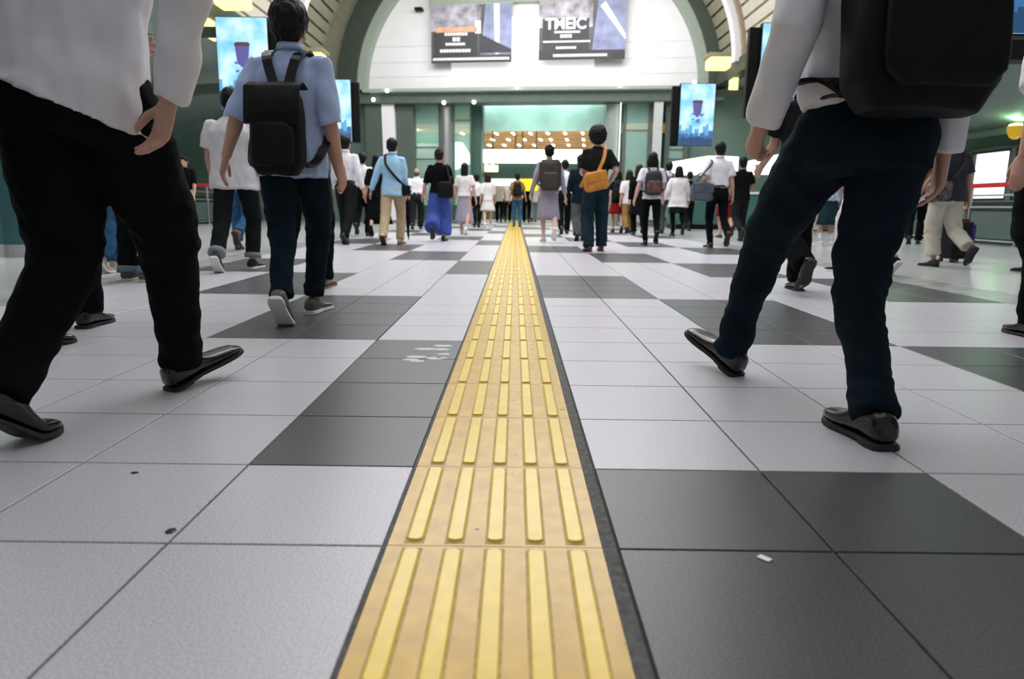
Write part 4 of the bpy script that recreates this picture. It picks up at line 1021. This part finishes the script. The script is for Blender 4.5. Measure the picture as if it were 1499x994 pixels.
P4 = put('man in black trousers and brown shoes half hidden by the pale blue shirt', 447, 422, None, 'rf', ref='R', h=1.62, top=dict(mat=C_char, sleeve='short'), bottom=dict(mat=C_black), shoes=dict(mat=L_brown, sole=mat('tan_sole', (.22, .12, .06), .6)), arms=dict(R=(12, 7, 12), L=(-10, 8, 20)), skin=SKIN_PINK, seed=44)
P34 = put('person in blue jeans and beige canvas shoes behind the nearest man at left', 163, 394, None, 'lf', ref='L', h=1.64, top=dict(mat=C_grey, sleeve='short'), bottom=dict(mat=C_jean), shoes=dict(kind='sneaker', mat=S_beige, sole=S_white), seed=45)
P35 = put('person in dark turned-up trousers and olive canvas shoes at left', 192, 413, None, 'st', h=1.66, top=dict(mat=C_char, sleeve='short'), bottom=dict(mat=C_black, cuff=cloth('blue_grey_turn_up', (.16, .24, .27))), shoes=dict(kind='sneaker', mat=S_canvas, sole=mat('pale_rubber', (.5, .5, .42), .6)), seed=46)
P36 = put('person in cropped blue jeans and brown shoes behind the loose white shirt', 352, 366, None, 'ls', ref='L', h=1.62, top=dict(mat=C_offw), bottom=dict(mat=C_jean, hem=.92), shoes=dict(mat=L_brown), seed=47)
P5 = put('man in white shirt and charcoal trousers just beyond the pale blue shirt', 507, 358, 200, 'lf', rz=-6, top=dict(mat=C_white, sleeve='long', tuck=True), bottom=dict(mat=C_char), arms=dict(R=(-14, 16, 14), L=(10, 8, 20)), seed=48)
P5b = put('farther person in white shirt just left of the sky-blue shirt', 532, 346, 226, 'rs', ref='R', top=dict(mat=C_white, sleeve='long', tuck=True), bottom=dict(mat=C_black), seed=49)
P6 = put('man in sky-blue shirt and khaki trousers with a diagonal black strap', 575, 359, 204, 'rf', rz=-4, top=dict(mat=C_sky, sleeve='long', hem=-.12, loose=1.06), bottom=dict(mat=C_khaki, fit='straight'), shoes=dict(mat=S_beige, sole=L_brown), arms=dict(L=(-8, 20, 10), R=(4, 8, 14)), seed=50)
sling(P6, 'small black bag on the right hip of the man in the sky-blue shirt', L_blk, (.235, -.02, -.03), (.15, .09, .17), side=1, sw=.04)
P6b = put('woman in long black dress half hidden beside the khaki trousers', 553, 349, None, 'rs', ref='R', h=1.5, top=dict(kind='dress', mat=C_black, sleeve='elbow', hem=-.1, loose=1.05), bottom=dict(kind='skirt', mat=C_black, len=.72, flare=.30), hair=dict(style='bob'), shoes=dict(kind='pump'), seed=51)
P7 = put('stooping grey-headed man between the khaki trousers and the blue wide trousers', 610, 336, None, 'rf', h=1.55, lean=9, tilt=-14, top=dict(mat=C_white, sleeve='short', tuck=True, loose=1.1), bottom=dict(mat=C_char, fit='loose'), hair=dict(style='bald', mat=mat('grey_hair', (.07, .05, .045), .6)), lod=1, seed=52, wide=1.1)
P8 = put('woman in black top and royal-blue wide trousers with a black shoulder bag', 643, 353, 221, 'rs', ref='R', rz=-3, top=dict(kind='tee', mat=C_black, sleeve='elbow', hem=-.02, loose=1.04), bottom=dict(mat=C_royal, fit='wide', hem=.9), shoes=dict(kind='leather', mat=L_black), hair=dict(style='bun', mat=HAIR_BR), arms=dict(L=(-6, 16, 12), R=(14, 10, 40)), wide=.93, seed=53)
sling(P8, 'black shoulder bag of the woman in royal-blue wide trousers', L_blk, (.15, -.20, .03), (.32, .14, .30), side=1, cross=False)
P9 = put('long-haired woman in white blouse and long lilac-grey skirt', 680, 344, 240, 'lf', rz=-3, top=dict(kind='tee', mat=C_offw, sleeve='short', hem=.0), bottom=dict(kind='skirt', mat=C_lilac, len=.74, flare=.23), shoes=dict(kind='sneaker', mat=C_offw, sole=S_white), hair=dict(style='long'), arms=dict(R=(-10, 13, 14), L=(8, 10, 20)), wide=.9, lod=1, seed=54)
P10 = put('man with dark bags at both sides, left of the short white dress', 698, 333, 262, 'lf', top=dict(mat=C_white, sleeve='short', tuck=True), bottom=dict(mat=C_black), seed=55)
handbag(P10, 'L', 'dark briefcase hanging beside the long lilac-grey skirt', L_black, (.34, .10, .28), name='briefcase', drop=.08)
sling(P10, 'dark shoulder bag beside the short white dress', L_blk, (.23, -.04, .02), (.16, .12, .30), side=1, cross=False)
P11 = put('girl in short white dress with bare legs', 714, 334, 263, 'rf', top=dict(kind='dress', mat=C_offw, sleeve='elbow', hem=-.05), bottom=dict(kind='skirt', mat=C_offw, len=.46, flare=.24), shoes=dict(kind='sneaker', mat=C_offw, sole=S_white), hair=dict(style='bob', mat=HAIR_BR), wide=.9, seed=56)
P12 = put('distant man in white shirt just right of the short white dress', 731, 325, 275, 'lf', h=1.66, top=dict(mat=C_offw, sleeve='short', hem=-.1), bottom=dict(mat=C_black), seed=57)
P12b = put('distant person in white shirt just left of the walker on the strip', 743, 324.5, 275, 'rf', h=1.66, top=dict(mat=C_white, sleeve='elbow', hem=-.08), bottom=dict(mat=C_black), hair=dict(style='bob'), seed=58)
P13 = put('man in tan tee shirt and blue jeans walking on the yellow strip', 757, 332, 257, 'st', h=1.58, top=dict(kind='tee', mat=C_brown, sleeve='short', hem=-.06), bottom=dict(mat=C_jean, fit='slim'), arms=dict(R=(4, 14, 30), L=(-4, 10, 14)), seed=59)
backpack(P13, 'black backpack on the walker on the yellow strip', L_blk, w=.27, d=.13, hh=.42, z=.26)
P14 = put('distant person in black just right of the walker on the strip', 771, 326, 276, 'lf', h=1.64, top=dict(mat=C_black, sleeve='elbow'), bottom=dict(mat=C_black), seed=60)
P14b = put('distant person in pale jeans left of the brown backpack', 781, 325, 277, 'rf', h=1.62, top=dict(mat=C_white, sleeve='elbow'), bottom=dict(mat=cloth('pale_denim', (.25, .36, .45))), seed=61)
P15 = put('woman in lilac-grey knee-length skirt with dark brown backpack and bare calves', 803, 355, 215, 'ls', ref='L', rz=3, top=dict(kind='tee', mat=C_lilac, sleeve='long', hem=-.02), bottom=dict(kind='skirt', mat=C_lilac, len=.60, flare=.205), shoes=dict(kind='sneaker', mat=mat('pale_grey_shoe', (.45, .43, .48), .5), sole=S_white), hair=dict(style='bun'), arms=dict(R=(-8, 13, 12), L=(-2, 16, 22)), wide=.93, skin=mat('pale_skin', (.66, .42, .36), .5), seed=62)
backpack(P15, 'dark brown rounded backpack on the woman in the lilac-grey skirt', L_choc, w=.36, d=.17, hh=.54, z=.25, shape='round', taper=1.15, vx=.02)
P16 = put('man in white shirt just right of the brown backpack', 826, 343, 235, 'rf', top=dict(mat=C_white, sleeve='long', tuck=True), bottom=dict(mat=C_black), seed=63)
P16b = put('man in navy jacket and grey trousers left of the orange bag', 849, 353, None, 'rf', h=1.56, top=dict(kind='coat', mat=C_navy, sleeve='long', hem=-.16, loose=1.06), bottom=dict(mat=C_grey), arms=dict(L=(-6, 12, 16), R=(6, 8, 20)), seed=64)
GAIT['wide'] = dict(R=(.125, .12, 0, 0), L=(-.09, -.06, 0, 0))
P17 = put('curly-haired man in black tee shirt with an orange bag on his back', 872, 369, 190, 'wide', ref='L', rz=4, top=dict(kind='tee', mat=C_char, sleeve='short', hem=-.06, loose=1.03), bottom=dict(mat=C_teal, fit='loose', hem=1.0), shoes=dict(mat=L_brown), hair=dict(style='curly'), arms=dict(R=(-16, 20, 75, 20), L=(10, 8, 85, 20)), skin=mat('pale_skin', (.66, .42, .36), .5), lean=2, seed=65)
sling(P17, 'orange tan leather shoulder bag slung behind the curly-haired man', L_orange, (-.05, -.225, .06), (.37, .15, .26), side=-1, sw=.045, tilt=-14)
P18 = put('woman with large black backpack over a dark red skirt', 904, 341, 254, 'lf', top=dict(mat=C_black, sleeve='short'), bottom=dict(kind='skirt', mat=C_red, len=.48, flare=.25), shoes=dict(kind='leather', mat=S_black), hair=dict(style='bob'), wide=.95, lod=1, seed=66)
backpack(P18, 'large black backpack on the woman in the dark red skirt', L_blk, w=.36, d=.18, hh=.52, z=.25, shape='round')
P19 = put('person in white top and tan trousers right of the dark red skirt', 920, 342, 256, 'rf', top=dict(mat=C_offw, sleeve='elbow', hem=-.12, loose=1.1), bottom=dict(mat=C_brown, fit='straight'), hair=dict(style='bob', mat=HAIR_BR), seed=67)
handbag(P19, 'R', 'white tote bag beside the tan trousers', C_offw, (.30, .10, .32), drop=.14)
P20 = put('person in long black coat just left of the rust-patterned backpack', 934, 344, 243, 'ls', ref='L', top=dict(kind='coat', mat=C_black, sleeve='long', hem=-.42, loose=1.05, flare=1.2), bottom=dict(mat=C_black), hair=dict(style='bob', mat=HAIR_BR), seed=68, lod=1)
P21 = put('woman in white tee shirt and black trousers with rust-patterned backpack', 953, 359, 232, 'ls', ref='L', rz=-3, top=dict(kind='tee', mat=C_white, sleeve='short', hem=-.06), bottom=dict(mat=C_black, fit='slim'), shoes=dict(mat=L_black), hair=dict(style='bob'), arms=dict(L=(-10, 15, 16), R=(8, 8, 30)), wide=.96, skin=mat('pale_skin', (.66, .42, .36), .5), seed=69)
M_pat = mat('rust_patterned_cloth', (.12, .05, .045), .7, .9, 30)
backpack(P21, 'dark navy backpack with rust patterned pocket on the woman in black trousers', mat('navy_nylon', (.015, .02, .032), .6, .3, 12), w=.34, d=.16, hh=.44, z=.22, accent=M_pat, shape='round')
P22 = put('man with small dark blue backpack behind the white coat', 977, 343, 238, 'lf', top=dict(mat=C_white, sleeve='elbow', hem=-.1), bottom=dict(mat=C_grey), seed=70, lod=1)
backpack(P22, 'small dark blue backpack on the man behind the white coat', mat('blue_nylon', (.02, .035, .08), .6), w=.24, d=.12, hh=.36, z=.26)
P23 = put('woman in hip-length white coat, dark skirt and black stockings', 992, 346, 252, 'ls', ref='L', top=dict(kind='coat', mat=C_offw, sleeve='long', hem=-.20, loose=1.2, flare=1.12), bottom=dict(kind='skirt', mat=C_char, len=.44, flare=.2), shoes=dict(kind='pump', stockings=C_black), hair=dict(style='bob'), arms=dict(L=(-6, 18, 30), R=(6, 14, 20)), wide=.98, skin=SKIN, lod=1, seed=71)
P23b = put('person in black trousers just right of the woman in the white coat', 1008, 338, None, 'rs', ref='R', h=1.58, top=dict(mat=C_black, sleeve='short'), bottom=dict(mat=C_black), seed=72)
P24 = put('man in white short-sleeved shirt with a grey briefcase at his left', 1050, 363, 211, 'ls', ref='L', rz=3, top=dict(mat=C_white, sleeve='short', tuck=True, loose=1.08), bottom=dict(mat=C_black, fit='slim'), shoes=dict(mat=L_black, sole=L_brown), arms=dict(L=(-6, 18, 50, 20), R=(-4, 9, 10)), seed=73)
sling(P24, 'grey leather briefcase beside the white short-sleeved shirt', L_grey, (-.29, -.06, -.01), (.42, .12, .30), side=-1, cross=False, name='briefcase', sw=.03)
P25 = put('man in black tee shirt just right of the white short-sleeved shirt', 1084, 353, 232, 'rs', ref='R', rz=3, top=dict(kind='tee', mat=C_black, sleeve='short', hem=-.08, loose=1.08), bottom=dict(mat=C_char), arms=dict(L=(-6, 12, 14), R=(10, 16, 60)), skin=mat('tan_skin', (.40, .20, .14), .5), seed=74)
P25b = put('woman in dark red skirt with bare legs behind the white short-sleeved shirt', 1062, 348, None, 'ls', ref='L', h=1.56, top=dict(mat=C_black, sleeve='short'), bottom=dict(kind='skirt', mat=C_red, len=.52, flare=.2), shoes=dict(kind='pump'), hair=dict(style='bob'), seed=75)
P27 = put('man in black trousers behind the left leg of the nearest man at right', 1166, 426, None, 'rs', ref='R', h=1.68, rz=4, wide=.86, arms=dict(L=(24, 2, 30), R=(20, 2, 30)), top=dict(mat=C_char, sleeve='short'), bottom=dict(mat=C_black, fit='loose'), shoes=dict(mat=L_black), seed=76)
P28 = put('person in white trousers behind the right leg of the nearest man at right', 1264, 399, None, 'lf', ref='L', h=1.60, rz=20, top=dict(mat=C_char, sleeve='short'), bottom=dict(mat=C_rose, fit='straight', hem=.95), shoes=dict(kind='sneaker', mat=C_black, sole=S_white), seed=77)
P29 = put('woman in blue and white printed top and teal shorts carrying a cream bag', 1214, 360, None, 'st', h=1.55, rz=8, top=dict(kind='tee', mat=mat('blue_white_print', (.40, .48, .62), .7, .6, 22), sleeve='short', hem=-.08, loose=1.1), bottom=dict(kind='skirt', mat=C_teal, len=.62, flare=.22), shoes=dict(kind='sneaker', mat=S_white, sole=S_white, sock=C_white), hair=dict(style='bob'), arms=dict(L=(8, 14, 30), R=(0, 8, 20)), seed=78)
handbag(P29, 'L', 'cream cloth bag seen between the legs of the nearest man at right', cloth('cream_cloth', (.68, .60, .52), .12), (.44, .14, .50), drop=.10, off=(.02, -.12, .1), handle_m=cloth('rust_handle', (.30, .06, .04)))
P30 = put('woman in grey bucket hat, navy tee shirt and loose beige trousers', 1386, 391, 199, 'ls', ref='L', rz=12, top=dict(kind='tee', mat=mat('dark_navy_tee', (.012, .017, .03), .85, .3, 9), sleeve='short', hem=-.10, loose=1.22), bottom=dict(mat=C_beige, fit='loose', hem=.86), shoes=dict(kind='leather', mat=S_black), hair=dict(style='bucket', mat=cloth('grey_hat_cloth', (.055, .07, .08))), arms=dict(L=(4, 12, 30), R=(-6, 10, 10)), wide=1.08, skin=mat('tan_skin', (.40, .20, .14), .5), seed=79)
sling(P30, 'grey patterned shoulder bag of the woman in the bucket hat', mat('grey_pattern_cloth', (.10, .085, .085), .7, .95, 26), (-.24, -.10, .02), (.34, .14, .24), side=-1, sw=.03, strap_m=cloth('brown_strap', (.06, .04, .03)), tilt=-6)
P31 = put('person in black just left of the woman in the bucket hat', 1343, 357, 236, 'rf', ref='R', rz=-30, top=dict(kind='coat', mat=C_black, sleeve='long', hem=-.16), bottom=dict(mat=C_black), hair=dict(style='short'), seed=80, eyes=True)
P32 = put('farther person in white shirt cut by the right edge', 1548, 404, None, 'lf', h=1.68, rz=6, top=dict(mat=C_white, sleeve='short', hem=-.1), bottom=dict(mat=C_black), arms=dict(L=(-4, 12, 20), R=(0, 8, 20)), seed=81)
sling(P32, 'dark shoulder bag of the person cut by the right edge', L_blk, (-.22, -.06, .08), (.20, .14, .26), side=-1, cross=False)
GAIT['kick'] = dict(R=(.085, .10, 0, 0), L=(-.10, -.40, .10, 58, 14))
P32a = person('nearest passer-by at the right edge, only one raised black shoe in view', Vector((2.56, 3.36, 0)), 1.70, R(4), 'kick', top=dict(mat=C_white, sleeve='short'), bottom=dict(mat=C_black), shoes=dict(mat=L_black), seed=82)
P33 = put('man in black tee shirt and beige trousers by the left railing', 275, 337, 238, 'st', rz=180, h=1.60, top=dict(kind='tee', mat=C_black, sleeve='elbow', hem=-.06), bottom=dict(mat=C_beige, fit='straight'), shoes=dict(mat=S_black), arms=dict(R=(6, 8, 60, 30), L=(6, 8, 20)), hair=dict(style='short'), eyes=True, lod=1, seed=83)

# folded umbrella hanging from the sky-blue man's bag, and the rolling suitcase of the woman in the hat
base = P6['W'](.26, -.05, -.16)
o = empty('umbrella', base); tag(o, 'thin black folded umbrella hanging beside the khaki trousers', 'umbrella')
b = MB(); b.tube([(0, 0, 0), (0, 0, -.06), (0, 0, -.30), (0, 0, -.56), (.01, 0, -.64)], [.012, .034, .030, .018, .004], 12); b.build('canopy', C_black, o, smooth=True)
b = MB(); b.tube([(0, 0, -.02), (0, 0, .10), (.02, 0, .135), (.05, 0, .13), (.06, 0, .10)], .009, 8); b.build('handle', L_brown, o, smooth=True)
g = ground(1405, 385); o = empty('suitcase', (g.x, g.y + .12, 0), R(15)); tag(o, 'small black and purple rolling suitcase beside the woman in the bucket hat', 'suitcase')
b = MB(); b.box((-.15, -.11, .045), (.15, .11, .50), .04); b.build('shell', L_blk, o)
b = MB(); b.box((.10, -.118, .06), (.156, .118, .46), .012); b.build('side_panel', cloth('purple_cloth', (.07, .04, .22)), o)
b = MB(); b.box((-.11, -.125, .10), (.08, -.105, .40), .008); b.build('front_pocket', L_blk, o)
for x in (-.06, .06):
    b = MB(); b.tube([(x, .06, .48), (x, .06, .80)], .008, 8); b.build('handle_rod', M_steel, o)
b = MB(); b.tube([(-.07, .06, .80), (.07, .06, .80)], .014, 10, Vector((0, 0, 1))); b.build('handle', L_blk, o)
b = MB(); b.box((-.10, -.05, .49), (.12, .05, .53), .015); b.build('top_handle', cloth('red_strap', (.25, .02, .03)), o)
for x in (-.12, .12):
    for y in (-.08, .08):
        b = MB(); b.tube([(x - .012, y, .026), (x + .012, y, .026)], .026, 14, Vector((0, 0, 1))); b.build('wheel', S_black, o)
